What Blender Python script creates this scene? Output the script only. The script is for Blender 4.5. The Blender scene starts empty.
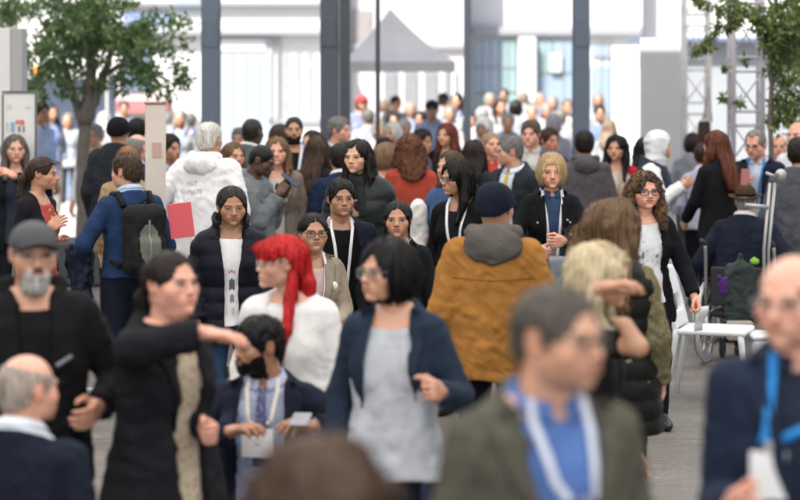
import bpy, math, random
import numpy as np
from mathutils import Vector

random.seed(7)
RNG = np.random.default_rng(11)
SC = bpy.context.scene
COL = SC.collection
F = 2222.0      # focal length in pixels of an 800 px wide frame (100 mm on 36 mm)
HZ = 64.0       # row of the horizon
CH = 2.2        # camera height
f32 = np.float32

# ------------------------------------------------------------------ materials
MATS = {}
def new_mat(key):
    m = bpy.data.materials.new(key); m.use_nodes = True
    nt = m.node_tree; b = nt.nodes['Principled BSDF']
    return m, nt, b
def N(nt, t, **kw):
    n = nt.nodes.new(t)
    for k, v in kw.items(): setattr(n, k, v)
    return n
def rgba(c, k=1.0): return (min(1, c[0]*k), min(1, c[1]*k), min(1, c[2]*k), 1)

def fabric(col, rough=.88, var=.22, scale=9., bump=.2, weave=350., stripes=None, sheen=.0):
    key = ('fab', tuple(col), rough, var, scale, bump, weave, str(stripes), sheen)
    if key in MATS: return MATS[key]
    lum = max(col); k_ = .55+.45*min(1, lum/.10); col = tuple(c*k_ for c in col)
    m, nt, b = new_mat('woven_cloth')
    tc = N(nt, 'ShaderNodeTexCoord')
    n1 = N(nt, 'ShaderNodeTexNoise'); n1.inputs['Scale'].default_value = scale; n1.inputs['Detail'].default_value = 5
    nt.links.new(tc.outputs['Object'], n1.inputs['Vector'])
    mr = N(nt, 'ShaderNodeMapRange'); mr.inputs['From Min'].default_value = .3; mr.inputs['From Max'].default_value = .7
    nt.links.new(n1.outputs['Fac'], mr.inputs['Value'])
    mx = N(nt, 'ShaderNodeMix', data_type='RGBA')
    mx.inputs[6].default_value = rgba(col, 1-var); mx.inputs[7].default_value = rgba(col, 1+var)
    nt.links.new(mr.outputs[0], mx.inputs[0])
    out = mx.outputs[2]
    if stripes:
        # printed pattern: (kind, colour, scale)
        kind, c2, sc = stripes
        if kind == 'floral':
            v = N(nt, 'ShaderNodeTexVoronoi'); v.inputs['Scale'].default_value = sc
            nt.links.new(tc.outputs['Object'], v.inputs['Vector'])
            cr = N(nt, 'ShaderNodeMapRange'); cr.inputs['From Min'].default_value = .25; cr.inputs['From Max'].default_value = .35
            cr.inputs['To Min'].default_value = 1; cr.inputs['To Max'].default_value = 0
            nt.links.new(v.outputs['Distance'], cr.inputs['Value'])
        else:
            v = N(nt, 'ShaderNodeTexWave'); v.inputs['Scale'].default_value = sc; v.inputs['Distortion'].default_value = .6
            v.bands_direction = 'Z' if kind == 'h' else ('X' if kind == 'v' else 'DIAGONAL')
            nt.links.new(tc.outputs['Object'], v.inputs['Vector'])
            cr = N(nt, 'ShaderNodeMapRange'); cr.inputs['From Min'].default_value = .55; cr.inputs['From Max'].default_value = .75
            nt.links.new(v.outputs['Fac'], cr.inputs['Value'])
        m2 = N(nt, 'ShaderNodeMix', data_type='RGBA'); m2.inputs[7].default_value = rgba(c2)
        nt.links.new(cr.outputs[0], m2.inputs[0]); nt.links.new(out, m2.inputs[6]); out = m2.outputs[2]
    nt.links.new(out, b.inputs['Base Color'])
    b.inputs['Roughness'].default_value = rough
    b.inputs['Specular IOR Level'].default_value = .14
    b.inputs['Sheen Weight'].default_value = sheen
    n2 = N(nt, 'ShaderNodeTexNoise'); n2.inputs['Scale'].default_value = weave; n2.inputs['Detail'].default_value = 2
    n3 = N(nt, 'ShaderNodeTexNoise'); n3.inputs['Scale'].default_value = 28; n3.inputs['Detail'].default_value = 4
    ad = N(nt, 'ShaderNodeMath', operation='MULTIPLY_ADD'); ad.inputs[1].default_value = .12
    for n in (n2, n3): nt.links.new(tc.outputs['Object'], n.inputs['Vector'])
    nt.links.new(n2.outputs['Fac'], ad.inputs[0]); nt.links.new(n3.outputs['Fac'], ad.inputs[2])
    bp = N(nt, 'ShaderNodeBump'); bp.inputs['Strength'].default_value = bump; bp.inputs['Distance'].default_value = .012
    nt.links.new(ad.outputs[0], bp.inputs['Height']); nt.links.new(bp.outputs[0], b.inputs['Normal'])
    MATS[key] = m; return m

def plain(name, col, rough=.5, metal=0., var=.08, scale=6., bump=0., spec=.5, coat=0.):
    key = ('pl', name, tuple(col), rough, metal)
    if key in MATS: return MATS[key]
    m, nt, b = new_mat(name)
    tc = N(nt, 'ShaderNodeTexCoord')
    n1 = N(nt, 'ShaderNodeTexNoise'); n1.inputs['Scale'].default_value = scale; n1.inputs['Detail'].default_value = 6
    nt.links.new(tc.outputs['Object'], n1.inputs['Vector'])
    mx = N(nt, 'ShaderNodeMix', data_type='RGBA')
    mx.inputs[6].default_value = rgba(col, 1-var); mx.inputs[7].default_value = rgba(col, 1+var)
    nt.links.new(n1.outputs['Fac'], mx.inputs[0]); nt.links.new(mx.outputs[2], b.inputs['Base Color'])
    b.inputs['Roughness'].default_value = rough; b.inputs['Metallic'].default_value = metal
    b.inputs['Specular IOR Level'].default_value = spec; b.inputs['Coat Weight'].default_value = coat
    if bump:
        n2 = N(nt, 'ShaderNodeTexNoise'); n2.inputs['Scale'].default_value = scale*8
        nt.links.new(tc.outputs['Object'], n2.inputs['Vector'])
        bp = N(nt, 'ShaderNodeBump'); bp.inputs['Strength'].default_value = bump; bp.inputs['Distance'].default_value = .01
        nt.links.new(n2.outputs['Fac'], bp.inputs['Height']); nt.links.new(bp.outputs[0], b.inputs['Normal'])
    MATS[key] = m; return m

def skin_mat():
    if 'skin' in MATS: return MATS['skin']
    m, nt, b = new_mat('skin')
    at = N(nt, 'ShaderNodeAttribute'); at.attribute_name = 'Col'
    tc = N(nt, 'ShaderNodeTexCoord')
    n1 = N(nt, 'ShaderNodeTexNoise'); n1.inputs['Scale'].default_value = 30; n1.inputs['Detail'].default_value = 5
    nt.links.new(tc.outputs['Object'], n1.inputs['Vector'])
    mr = N(nt, 'ShaderNodeMapRange'); mr.inputs['To Min'].default_value = .82; mr.inputs['To Max'].default_value = 1.14
    nt.links.new(n1.outputs['Fac'], mr.inputs['Value'])
    mx = N(nt, 'ShaderNodeVectorMath', operation='SCALE')
    nt.links.new(at.outputs['Color'], mx.inputs[0]); nt.links.new(mr.outputs[0], mx.inputs['Scale'])
    nt.links.new(mx.outputs[0], b.inputs['Base Color'])
    b.inputs['Roughness'].default_value = .40; b.inputs['Specular IOR Level'].default_value = .5
    b.inputs['Subsurface Weight'].default_value = .12
    b.inputs['Subsurface Radius'].default_value = (.012, .005, .003); b.inputs['Subsurface Scale'].default_value = 1.0
    n2 = N(nt, 'ShaderNodeTexNoise'); n2.inputs['Scale'].default_value = 240
    nt.links.new(tc.outputs['Object'], n2.inputs['Vector'])
    bp = N(nt, 'ShaderNodeBump'); bp.inputs['Strength'].default_value = .15; bp.inputs['Distance'].default_value = .004
    nt.links.new(n2.outputs['Fac'], bp.inputs['Height']); nt.links.new(bp.outputs[0], b.inputs['Normal'])
    MATS['skin'] = m; return m

def hair_mat(col, rough=.42, streak=.5, tip=None):
    key = ('hair', tuple(col), rough, tip)
    if key in MATS: return MATS[key]
    k_ = .6+.4*min(1, max(col)/.10); col = tuple(c*k_ for c in col)
    m, nt, b = new_mat('hair')
    tc = N(nt, 'ShaderNodeTexCoord')
    mp = N(nt, 'ShaderNodeMapping'); mp.inputs['Scale'].default_value = (110, 110, 9)
    nt.links.new(tc.outputs['Object'], mp.inputs['Vector'])
    n1 = N(nt, 'ShaderNodeTexNoise'); n1.inputs['Scale'].default_value = 1; n1.inputs['Detail'].default_value = 4
    nt.links.new(mp.outputs[0], n1.inputs['Vector'])
    mr = N(nt, 'ShaderNodeMapRange'); mr.inputs['From Min'].default_value = .3; mr.inputs['From Max'].default_value = .7
    nt.links.new(n1.outputs['Fac'], mr.inputs['Value'])
    mx = N(nt, 'ShaderNodeMix', data_type='RGBA')
    mx.inputs[6].default_value = rgba(col, 1-streak); mx.inputs[7].default_value = rgba(col, 1+streak)
    nt.links.new(mr.outputs[0], mx.inputs[0])
    out = mx.outputs[2]
    if tip:
        sp = N(nt, 'ShaderNodeTexNoise'); sp.inputs['Scale'].default_value = 14
        nt.links.new(tc.outputs['Object'], sp.inputs['Vector'])
        m3 = N(nt, 'ShaderNodeMix', data_type='RGBA'); m3.inputs[7].default_value = rgba(tip)
        r3 = N(nt, 'ShaderNodeMapRange'); r3.inputs['From Min'].default_value = .45; r3.inputs['From Max'].default_value = .65
        nt.links.new(sp.outputs['Fac'], r3.inputs['Value']); nt.links.new(r3.outputs[0], m3.inputs[0])
        nt.links.new(out, m3.inputs[6]); out = m3.outputs[2]
    nt.links.new(out, b.inputs['Base Color'])
    b.inputs['Roughness'].default_value = rough; b.inputs['Specular IOR Level'].default_value = .22
    b.inputs['Anisotropic'].default_value = .5
    bp = N(nt, 'ShaderNodeBump'); bp.inputs['Strength'].default_value = .5; bp.inputs['Distance'].default_value = .006
    nt.links.new(n1.outputs['Fac'], bp.inputs['Height']); nt.links.new(bp.outputs[0], b.inputs['Normal'])
    MATS[key] = m; return m

def glass_mat(tint=(1, 1, 1), refl=.12):
    key = ('glass', tint, refl)
    if key in MATS: return MATS[key]
    m = bpy.data.materials.new('clear_glass'); m.use_nodes = True; nt = m.node_tree
    nt.nodes.remove(nt.nodes['Principled BSDF'])
    t = N(nt, 'ShaderNodeBsdfTransparent'); t.inputs[0].default_value = rgba(tint)
    g = N(nt, 'ShaderNodeBsdfGlossy'); g.inputs['Roughness'].default_value = .05
    mx = N(nt, 'ShaderNodeMixShader'); mx.inputs[0].default_value = refl
    nt.links.new(t.outputs[0], mx.inputs[1]); nt.links.new(g.outputs[0], mx.inputs[2])
    nt.links.new(mx.outputs[0], nt.nodes['Material Output'].inputs['Surface'])
    MATS[key] = m; return m

# ------------------------------------------------------------------ objects
def mesh_obj(name, V, Fc, mat, parent=None, smooth=True, col=None):
    me = bpy.data.meshes.new(name)
    V = np.asarray(V, dtype=f32)
    if isinstance(Fc, np.ndarray):
        n = len(Fc); k = Fc.shape[1]
        me.vertices.add(len(V)); me.vertices.foreach_set('co', V.ravel())
        me.loops.add(n*k); me.loops.foreach_set('vertex_index', Fc.astype(np.int32).ravel())
        me.polygons.add(n)
        me.polygons.foreach_set('loop_start', np.arange(0, n*k, k, dtype=np.int32))
        me.polygons.foreach_set('loop_total', np.full(n, k, dtype=np.int32))
        me.update(calc_edges=True)
    else:
        me.from_pydata([tuple(map(float, v)) for v in V], [], Fc)
    if smooth: me.polygons.foreach_set('use_smooth', np.ones(len(me.polygons), dtype=bool))
    if col is not None:
        a = me.color_attributes.new('Col', 'FLOAT_COLOR', 'POINT')
        c = np.ones((len(V), 4), dtype=f32); c[:, :3] = col
        a.data.foreach_set('color', c.ravel())
    if mat: me.materials.append(mat)
    o = bpy.data.objects.new(name, me); COL.objects.link(o)
    if parent: o.parent = parent
    return o
def tag(o, label=None, cat=None, group=None, kind=None):
    if label: o['label'] = label
    if cat: o['category'] = cat
    if group: o['group'] = group
    if kind: o['kind'] = kind
    return o
def empty(name, loc, rz=0., label=None, cat=None, group=None):
    o = bpy.data.objects.new(name, None); COL.objects.link(o)
    o.empty_display_size = .2
    o.location = loc; o.rotation_euler = (0, 0, rz)
    return tag(o, label, cat, group)

class MB:
    """collects boxes, tubes and lofts into one mesh"""
    def __init__(s): s.v = []; s.f = []
    def add(s, V, Fc):
        k = len(s.v); s.v += [tuple(map(float, p)) for p in V]
        s.f += [tuple(int(i)+k for i in q) for q in Fc]; return s
    def box(s, c, d, rz=0., bev=.0):
        x, y, z = d[0]/2, d[1]/2, d[2]/2
        if bev <= 0:
            P = [(-x,-y,-z),(x,-y,-z),(x,y,-z),(-x,y,-z),(-x,-y,z),(x,-y,z),(x,y,z),(-x,y,z)]
            Q = [(0,3,2,1),(4,5,6,7),(0,1,5,4),(1,2,6,5),(2,3,7,6),(3,0,4,7)]
        else:
            b = min(bev, x*.9, y*.9, z*.9); P = []; Q = []
            for zz, i in ((-z, b), (-z+b, 0), (z-b, 0), (z, b)):
                for (a, e) in ((-x+i,-y+b+i*.0),(-x+b+i*.0,-y+i),(x-b,-y+i),(x-i,-y+b),(x-i,y-b),(x-b,y-i),(-x+b,y-i),(-x+i,y-b)):
                    P.append((a, e, zz))
            for r in range(3):
                for k in range(8):
                    Q.append((r*8+k, r*8+(k+1) % 8, r*8+8+(k+1) % 8, r*8+8+k))
            Q.append(tuple(range(7, -1, -1))); Q.append(tuple(range(24, 32)))
        ca, sa = math.cos(rz), math.sin(rz)
        return s.add([(c[0]+p[0]*ca-p[1]*sa, c[1]+p[0]*sa+p[1]*ca, c[2]+p[2]) for p in P], Q)
    def tube(s, pts, r, n=8, closed=False):
        V, Fc = tube(pts, r, n, closed); return s.add(V, Fc)
    def build(s, name, mat, parent=None, smooth=False): return mesh_obj(name, s.v, s.f, mat, parent, smooth)

def tube(pts, r, n=8, closed=False):
    pts = [np.array(p, dtype=float) for p in pts]; m = len(pts)
    if not hasattr(r, '__len__'): r = [r]*m
    V = []; Fc = []
    up = None
    for i, p in enumerate(pts):
        if closed: t = pts[(i+1) % m]-pts[i-1]
        else: t = pts[min(i+1, m-1)]-pts[max(i-1, 0)]
        t = t/(np.linalg.norm(t)+1e-9)
        if up is None:
            up = np.array((0, 0, 1.)) if abs(t[2]) < .9 else np.array((1., 0, 0))
        a = up-t*np.dot(up, t); a /= np.linalg.norm(a)+1e-9; up = a
        b = np.cross(t, a)
        for k in range(n):
            q = 2*math.pi*k/n
            V.append(p+r[i]*(a*math.cos(q)+b*math.sin(q)))
    R = m if closed else m-1
    for i in range(R):
        for k in range(n):
            j = (i+1) % m
            Fc.append((i*n+k, i*n+(k+1) % n, j*n+(k+1) % n, j*n+k))
    if not closed:
        Fc.append(tuple(range(n-1, -1, -1))); Fc.append(tuple((m-1)*n+k for k in range(n)))
    return V, Fc

# ------------------------------------------------------------------ implicit surfaces
_LAT = {}
def noise3(x, y, z, seed=0):
    if seed not in _LAT: _LAT[seed] = np.random.default_rng(seed+100).random((32, 32, 32)).astype(f32)
    L = _LAT[seed]
    xi = np.floor(x); yi = np.floor(y); zi = np.floor(z)
    u = x-xi; v = y-yi; w = z-zi
    u = u*u*(3-2*u); v = v*v*(3-2*v); w = w*w*(3-2*w)
    a = xi.astype(np.int32) & 31; b = yi.astype(np.int32) & 31; c = zi.astype(np.int32) & 31
    a1 = (a+1) & 31; b1 = (b+1) & 31; c1 = (c+1) & 31
    def lp(p, q, t): return p+(q-p)*t
    return lp(lp(lp(L[a, b, c], L[a1, b, c], u), lp(L[a, b1, c], L[a1, b1, c], u), v),
              lp(lp(L[a, b, c1], L[a1, b, c1], u), lp(L[a, b1, c1], L[a1, b1, c1], u), v), w)*2-1
def smin(a, b, k):
    h = np.clip(.5+.5*(b-a)/k, 0, 1); return b+(a-b)*h-k*h*(1-h)
def smax(a, b, k): return -smin(-a, -b, k)
def sstep(a, b, x):
    t = np.clip((x-a)/(b-a), 0, 1); return t*t*(3-2*t)
def ell(P, c, r):
    x = P[0]-c[0]; y = P[1]-c[1]; z = P[2]-c[2]
    k0 = np.sqrt((x/r[0])**2+(y/r[1])**2+(z/r[2])**2)
    k1 = np.sqrt((x/r[0]**2)**2+(y/r[1]**2)**2+(z/r[2]**2)**2)+1e-6
    return k0*(k0-1)/k1
def cone(P, a, b, ra, rb, wt=False):
    d = [b[i]-a[i] for i in range(3)]; L = sum(q*q for q in d)+1e-9
    t = np.clip(((P[0]-a[0])*d[0]+(P[1]-a[1])*d[1]+(P[2]-a[2])*d[2])/L, 0, 1)
    s = np.sqrt((P[0]-a[0]-t*d[0])**2+(P[1]-a[1]-t*d[1])**2+(P[2]-a[2]-t*d[2])**2)-(ra+(rb-ra)*t)
    return (s, t) if wt else s
def rbox(P, c, h, r, rz=0):
    x = P[0]-c[0]; y = P[1]-c[1]; z = P[2]-c[2]
    if rz:
        ca, sa = math.cos(rz), math.sin(rz); x, y = x*ca+y*sa, -x*sa+y*ca
    qx = np.abs(x)-h[0]+r; qy = np.abs(y)-h[1]+r; qz = np.abs(z)-h[2]+r
    return np.sqrt(np.maximum(qx, 0)**2+np.maximum(qy, 0)**2+np.maximum(qz, 0)**2)+np.minimum(np.maximum(qx, np.maximum(qy, qz)), 0)-r

class Grid: pass
def mesh_sdf(f, lo, hi, h, keep=False):
    B = 4
    lo = np.array(lo, dtype=float); hi = np.array(hi, dtype=float)
    nb = np.maximum(2, np.ceil((hi-lo)/(h*B)).astype(int)); n = nb*B
    ax = [lo[i]+h*np.arange(n[i]) for i in range(3)]
    cs = [lo[i]+h*(B*np.arange(nb[i])+(B-1)/2) for i in range(3)]
    C = np.meshgrid(*cs, indexing='ij'); C = [c.ravel().astype(f32) for c in C]
    dc = f(C).reshape(nb)
    act = np.abs(dc) < h*B*.87*1.35+.022
    G = np.repeat(np.repeat(np.repeat(dc, B, 0), B, 1), B, 2).astype(f32)
    G = np.where(np.abs(G) < 1e-5, 1e-5, G)
    bi = np.argwhere(act)
    if len(bi) == 0: return np.zeros((0, 3)), np.zeros((0, 4), int)
    off = np.stack(np.meshgrid(*[np.arange(B)]*3, indexing='ij'), -1).reshape(-1, 3)
    idx = (bi[:, None, :]*B+off[None]).reshape(-1, 3)
    P = [ax[i][idx[:, i]].astype(f32) for i in range(3)]
    G[idx[:, 0], idx[:, 1], idx[:, 2]] = f(P)
    # keep the border outside so that the surface is closed
    for i in range(3):
        s = [slice(None)]*3; s[i] = 0; G[tuple(s)] = np.maximum(G[tuple(s)], 1e-4)
        s[i] = -1; G[tuple(s)] = np.maximum(G[tuple(s)], 1e-4)
    S = G < 0
    cnt = np.zeros(n-1, dtype=np.int8)
    for dx in (0, 1):
        for dy in (0, 1):
            for dz in (0, 1):
                cnt += S[dx:n[0]-1+dx, dy:n[1]-1+dy, dz:n[2]-1+dz]
    cells = np.argwhere((cnt > 0) & (cnt < 8))
    vid = np.full(n-1, -1, dtype=np.int32); vid[cells[:, 0], cells[:, 1], cells[:, 2]] = np.arange(len(cells))
    acc = np.zeros((len(cells), 3)); k = np.zeros(len(cells))
    cor = [(a, b, c) for a in (0, 1) for b in (0, 1) for c in (0, 1)]
    val = {c: G[cells[:, 0]+c[0], cells[:, 1]+c[1], cells[:, 2]+c[2]].astype(float) for c in cor}
    for c in cor:
        for a in range(3):
            if c[a] == 0:
                d = list(c); d[a] = 1; v0, v1 = val[c], val[tuple(d)]
                m = (v0 < 0) != (v1 < 0)
                t = np.where(m, v0/np.where(m, v0-v1, 1), 0)
                p = np.tile(np.array(c, dtype=float), (len(cells), 1)); p[:, a] = t
                acc += p*m[:, None]; k += m
    V = lo+h*(cells+acc/np.maximum(k, 1)[:, None])
    quads = []
    for a in range(3):
        b, c = (a+1) % 3, (a+2) % 3
        s0 = [slice(None)]*3; s1 = [slice(None)]*3
        s0[a] = slice(0, -1); s1[a] = slice(1, None)
        A = S[tuple(s0)]; Bm = S[tuple(s1)]
        e = np.argwhere(A != Bm)
        e = e[(e[:, b] > 0) & (e[:, c] > 0) & (e[:, b] < n[b]-1) & (e[:, c] < n[c]-1)]
        ins = A[e[:, 0], e[:, 1], e[:, 2]]
        def cell(db, dc_):
            q = e.copy(); q[:, b] += db; q[:, c] += dc_; return vid[q[:, 0], q[:, 1], q[:, 2]]
        q = np.stack([cell(-1, -1), cell(0, -1), cell(0, 0), cell(-1, 0)], 1)
        q[~ins] = q[~ins][:, ::-1]
        quads.append(q)
    Q = np.concatenate(quads); Q = Q[(Q >= 0).all(1)]
    # one light relaxation pass
    nv = len(V); sm = np.zeros((nv, 3)); cn = np.zeros(nv)
    for i in range(4):
        for j in (1, 3):
            np.add.at(sm, Q[:, i], V[Q[:, (i+j) % 4]]); np.add.at(cn, Q[:, i], 1)
    V = np.where(cn[:, None] > 0, V*.55+.45*sm/np.maximum(cn, 1)[:, None], V)
    if keep:
        g = Grid(); g.G = G; g.lo = lo; g.h = h; g.n = n
        return V, Q, g
    return V, Q
def gsample(g, P):
    q = (P-g.lo)/g.h; q = np.clip(q, 0, g.n-1.001); i = q.astype(int); t = q-i
    r = 0
    for a in (0, 1):
        for b in (0, 1):
            for c in (0, 1):
                w = (t[:, 0] if a else 1-t[:, 0])*(t[:, 1] if b else 1-t[:, 1])*(t[:, 2] if c else 1-t[:, 2])
                r = r+w*g.G[i[:, 0]+a, i[:, 1]+b, i[:, 2]+c]
    return r
def ggrad(g, P):
    e = g.h; o = []
    for a in range(3):
        d = np.zeros(3); d[a] = e; o.append(gsample(g, P+d)-gsample(g, P-d))
    o = np.stack(o, 1); return o/(np.linalg.norm(o, axis=1, keepdims=True)+1e-9)

def front_y(f, x, z, y0=-.55, y1=.6, n=150, back=False):
    """y of the first hit of the implicit surface f when coming from the front (or back)"""
    x = np.asarray(x, dtype=float).ravel(); z = np.asarray(z, dtype=float).ravel()
    ys = np.linspace(y0, y1, n)
    if back: ys = ys[::-1]
    X = np.repeat(x[:, None], n, 1); Z = np.repeat(z[:, None], n, 1); Y = np.repeat(ys[None], len(x), 0)
    d = f([X.ravel().astype(f32), Y.ravel().astype(f32), Z.ravel().astype(f32)]).reshape(len(x), n)
    ins = d < 0; k = ins.argmax(1); hit = ins.any(1); k = np.maximum(k, 1)
    r = np.arange(len(x)); d0, d1 = d[r, k-1], d[r, k]
    t = np.clip(d0/(d0-d1+1e-9), 0, 1)
    y = ys[k-1]+(ys[k]-ys[k-1])*t
    med = np.median(y[hit]) if hit.any() else 0.
    return np.where(hit, y, med)

def fill_nan_path(pts): return pts
# ------------------------------------------------------------------ people
BLACK = (.009, .008, .008); DKBR = (.020, .013, .009); BROWN = (.055, .030, .016); AUBURN = (.12, .035, .014)
LTBR = (.17, .10, .052); BLOND = (.50, .36, .18); PLAT = (.66, .55, .36); GREY = (.20, .19, .18); WHITEH = (.62, .60, .56)
SALT = (.11, .10, .095); REDH = (.62, .012, .016)
FAIR = (.62, .38, .28); LIGHT = (.56, .33, .235); TAN = (.43, .25, .165); OLIVE = (.36, .20, .13); DARK = (.085, .045, .028); PINK = (.64, .36, .28)
NAVY = (.013, .019, .040); DNAVY = (.008, .011, .022); BLK = (.008, .008, .010); WHITE = (.74, .74, .73); CREAM = (.62, .55, .45)

def head_sdf(P, g, fat):
    x, y, z = P; A = [np.abs(x), y, z]
    d = ell(A, (0, .012, .025), (.077, .098, .091))
    d = smin(d, ell(A, (0, .035, -.02), (.066, .066, .075)), .02)
    d = smin(d, ell(A, (0, -.030, -.030), (.063+.008*fat, .060, .078)), .022)
    jw = .050 if g == 'm' else .043
    d = smin(d, ell(A, (0, -.038, -.074), (jw+.012*fat, .050, .036)), .022)
    d = smin(d, ell(A, (.038, .0, -.062), (.020+.006*fat, .035, .032)), .025)
    d = smin(d, ell(A, (0, -.080, -.100), (.021, .016, .014)) - .001, .016)
    d = smin(d, ell(A, (.040+.004*fat, -.056, -.028), (.025+.004*fat, .026, .026+.006*fat)), .024)
    if fat > .5: d = smin(d, ell(A, (0, -.030, -.112), (.045, .045, .026)), .03)
    br = .009 if g == 'm' else .005
    d = smin(d, ell(A, (.026, -.079, .021), (.023, .014, br)), .016)
    d = smax(d, -ell(A, (.033, -.106, .001), (.019, .019, .0125)), .010)
    d = smin(d, ell(A, (.033, -.0765, .0005), (.0155, .0135, .0105)), .003)
    # nose
    d = smin(d, cone(A, (0, -.083, .012), (0, -.1045, -.027), .0075, .0105), .014)
    d = smin(d, ell(A, (0, -.1075, -.030), (.0115, .0110, .0092)), .007)
    d = smin(d, ell(A, (.0120, -.0965, -.033), (.0075, .011, .0072)), .005)
    d = smax(d, -ell(A, (.0065, -.105, -.0400), (.0032, .006, .0035)), .002)
    # mouth
    d = smin(d, ell(A, (0, -.083, -.064), (.034, .014, .021)), .024)
    lip = .006 if g == 'm' else .0072
    d = smin(d, ell(A, (0, -.0952, -.0590), (.024, .0058, lip*.75)), .006)
    d = smin(d, ell(A, (0, -.0940, -.0692), (.021, .0060, lip*.85)), .006)
    d = smax(d, -ell([A[0], A[1], A[2]-1.6*np.minimum(A[0], .03)**2], (0, -.1005, -.0642), (.029, .0070, .0014)), .003)
    d = smax(d, -ell(A, (0, -.100, -.083), (.016, .0055, .005)), .012)
    # ears
    ex = A[0]-.0745-.18*(y-.01)
    e = np.sqrt((ex/.010)**2+((y-.016-.15*z)/.019)**2+((z+.006)/.031)**2)
    ed = (e-1)*.0095
    ed = smax(ed, -ell(A, (.089, .014, -.004), (.008, .010, .018)), .004)
    d = smin(d, ed, .007)
    nr = .057 if g == 'm' else .0485
    nr += .008*fat
    d = smin(d, cone(A, (0, .022, -.060), (0, .046, -.27), nr, nr+.006), .018)
    if g == 'm': d = smin(d, ell(A, (0, -.022, -.135), (.009, .010, .014)), .015)
    return d

_HEAD = {}
def head_mesh(g, fat, h):
    k = (g, fat, h)
    if k not in _HEAD:
        _HEAD[k] = mesh_sdf(lambda P: head_sdf(P, g, fat), (-.105, -.135, -.285), (.105, .135, .135), h)
    return _HEAD[k]

def paint_head(V, o):
    sk = np.array(o['skin'])*np.array((1.06, .97, .90)); x, y, z = V[:, 0], V[:, 1], V[:, 2]; ax = np.abs(x)
    c = np.tile(sk, (len(V), 1))
    def mixc(m, col):
        nonlocal c
        m = np.clip(m, 0, 1)[:, None]; c = c*(1-m)+np.array(col)*m
    gs = lambda cx, cz, rx, rz: np.exp(-((ax-cx)/rx)**2-((z-cz)/rz)**2)*(y < -.03)
    red = sk*np.array((1.08, .80, .76))
    mixc(.30*gs(.045, -.032, .026, .024), red)
    mixc(.30*np.exp(-(ax/.016)**2-((z+.034)/.014)**2)*(y < -.09), red)
    mixc(.5*(ax > .076)*(y < .05)*(np.abs(z) < .045), red)
    fr = RNG.normal(0, 1, 3)
    mixc(.15*(noise3(x*38+fr[0], y*38+fr[1], z*38+fr[2], 5)+.3), sk*np.array((.86, .72, .66)))
    # stubble / shaven beard area
    st = o.get('stubble', 0)
    if st:
        m = sstep(-.030, -.055, z+.25*np.maximum(ax-.03, 0))*sstep(.01, -.01, y-.01)*sstep(-.135, -.115, z)
        mixc(st*m, np.array(o['hair'][1])*.6+sk*.25)
    fr = (y < -.05)
    # lips
    lc = np.array(o.get('lip', sk*np.array((.88, .58, .56) if o['g'] == 'm' else (.86, .46, .45))))
    arch = .0012-.0022*np.clip(ax/.022, 0, 1.2)**2*o.setdefault('smile', float(RNG.uniform(.6, 2.6)))*-1
    m = sstep(1.15, .85, np.sqrt((ax/.0235)**2+((z+.0642-arch)/(.0088 if o['g'] == 'm' else .0105))**2))*(y < -.078)
    mixc(.75*m, lc)
    mixc(.7*sstep(1.2, .7, np.sqrt((ax/.0245)**2+((z+.0642-arch)/.0017)**2))*(y < -.075), lc*.25)
    if o.get('teeth'): mixc(.9*sstep(1.15, .8, np.sqrt((ax/.019)**2+((z+.0645-arch)/.0036)**2))*(y < -.075), (.55, .51, .46))
    # eyes
    ez = z-.0005-.10*(ax-.033); ex = ax-.033
    op = o.get('eye', 1.0)*(1.32 if o['g'] == 'f' else 1.1)
    e = np.sqrt((ex/.0145)**2+(ez/(.0050*op))**2)
    mixc(.18*sstep(1.9, 1.0, np.sqrt((ex/.018)**2+((ez-.001)/.011)**2))*fr, sk*np.array((.62, .48, .44)))  # skin round the eyes darkened, socket shade put into the colour
    mixc(sstep(1.1, .9, e)*fr, (.36, .33, .31))
    gx = o.get('gaze', 0.0)
    ir = np.sqrt((x-np.sign(x)*.033-gx*.005)**2+(ez-.0006)**2)
    mixc(sstep(.0092, .0072, ir)*(e < 1.2)*fr, o.get('iris', (.020, .011, .007)))
    lid = np.exp(-((np.sqrt((ex/.0155)**2+(ez/(.0068*op))**2)-1)/.22)**2)*(ez > -.001)
    mixc(np.clip(.88*lid, 0, 1)*fr, (.008, .006, .005))
    lid2 = np.exp(-((e-1.05)/.16)**2)*(ez < 0)
    mixc(.35*lid2*fr, sk*.3)
    # brows
    bz = .0222+.0035*np.sin(np.clip((ax-.004)/.052, 0, 1)*2.9)-.0015
    bt = .0040 if o['g'] == 'm' else .0027
    m = sstep(1.3, .6, np.abs(z-bz)/bt)*sstep(.010, .016, ax)*sstep(.058, .048, ax)*fr
    mixc((.74 if o['g'] == 'm' else .58)*m, o.get('brow', np.array(o['hair'][1])*.8))
    # nostrils: dark spots painted for the shade inside
    mixc(.8*np.exp(-((ax-.0065)/.0035)**2-((z+.0425)/.003)**2)*(y < -.092), sk*.15)
    # scalp shade under hair of its own colour
    if o['hair'][0] in ('short', 'crop', 'recede', 'fringe'):
        m = sstep(.02, .06, z+.9*(y-.02))*sstep(-.075, -.05, z-.0*y)
        if o['hair'][0] != 'fringe': mixc(.5*m, np.array(o['hair'][1]))
    return c

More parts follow.
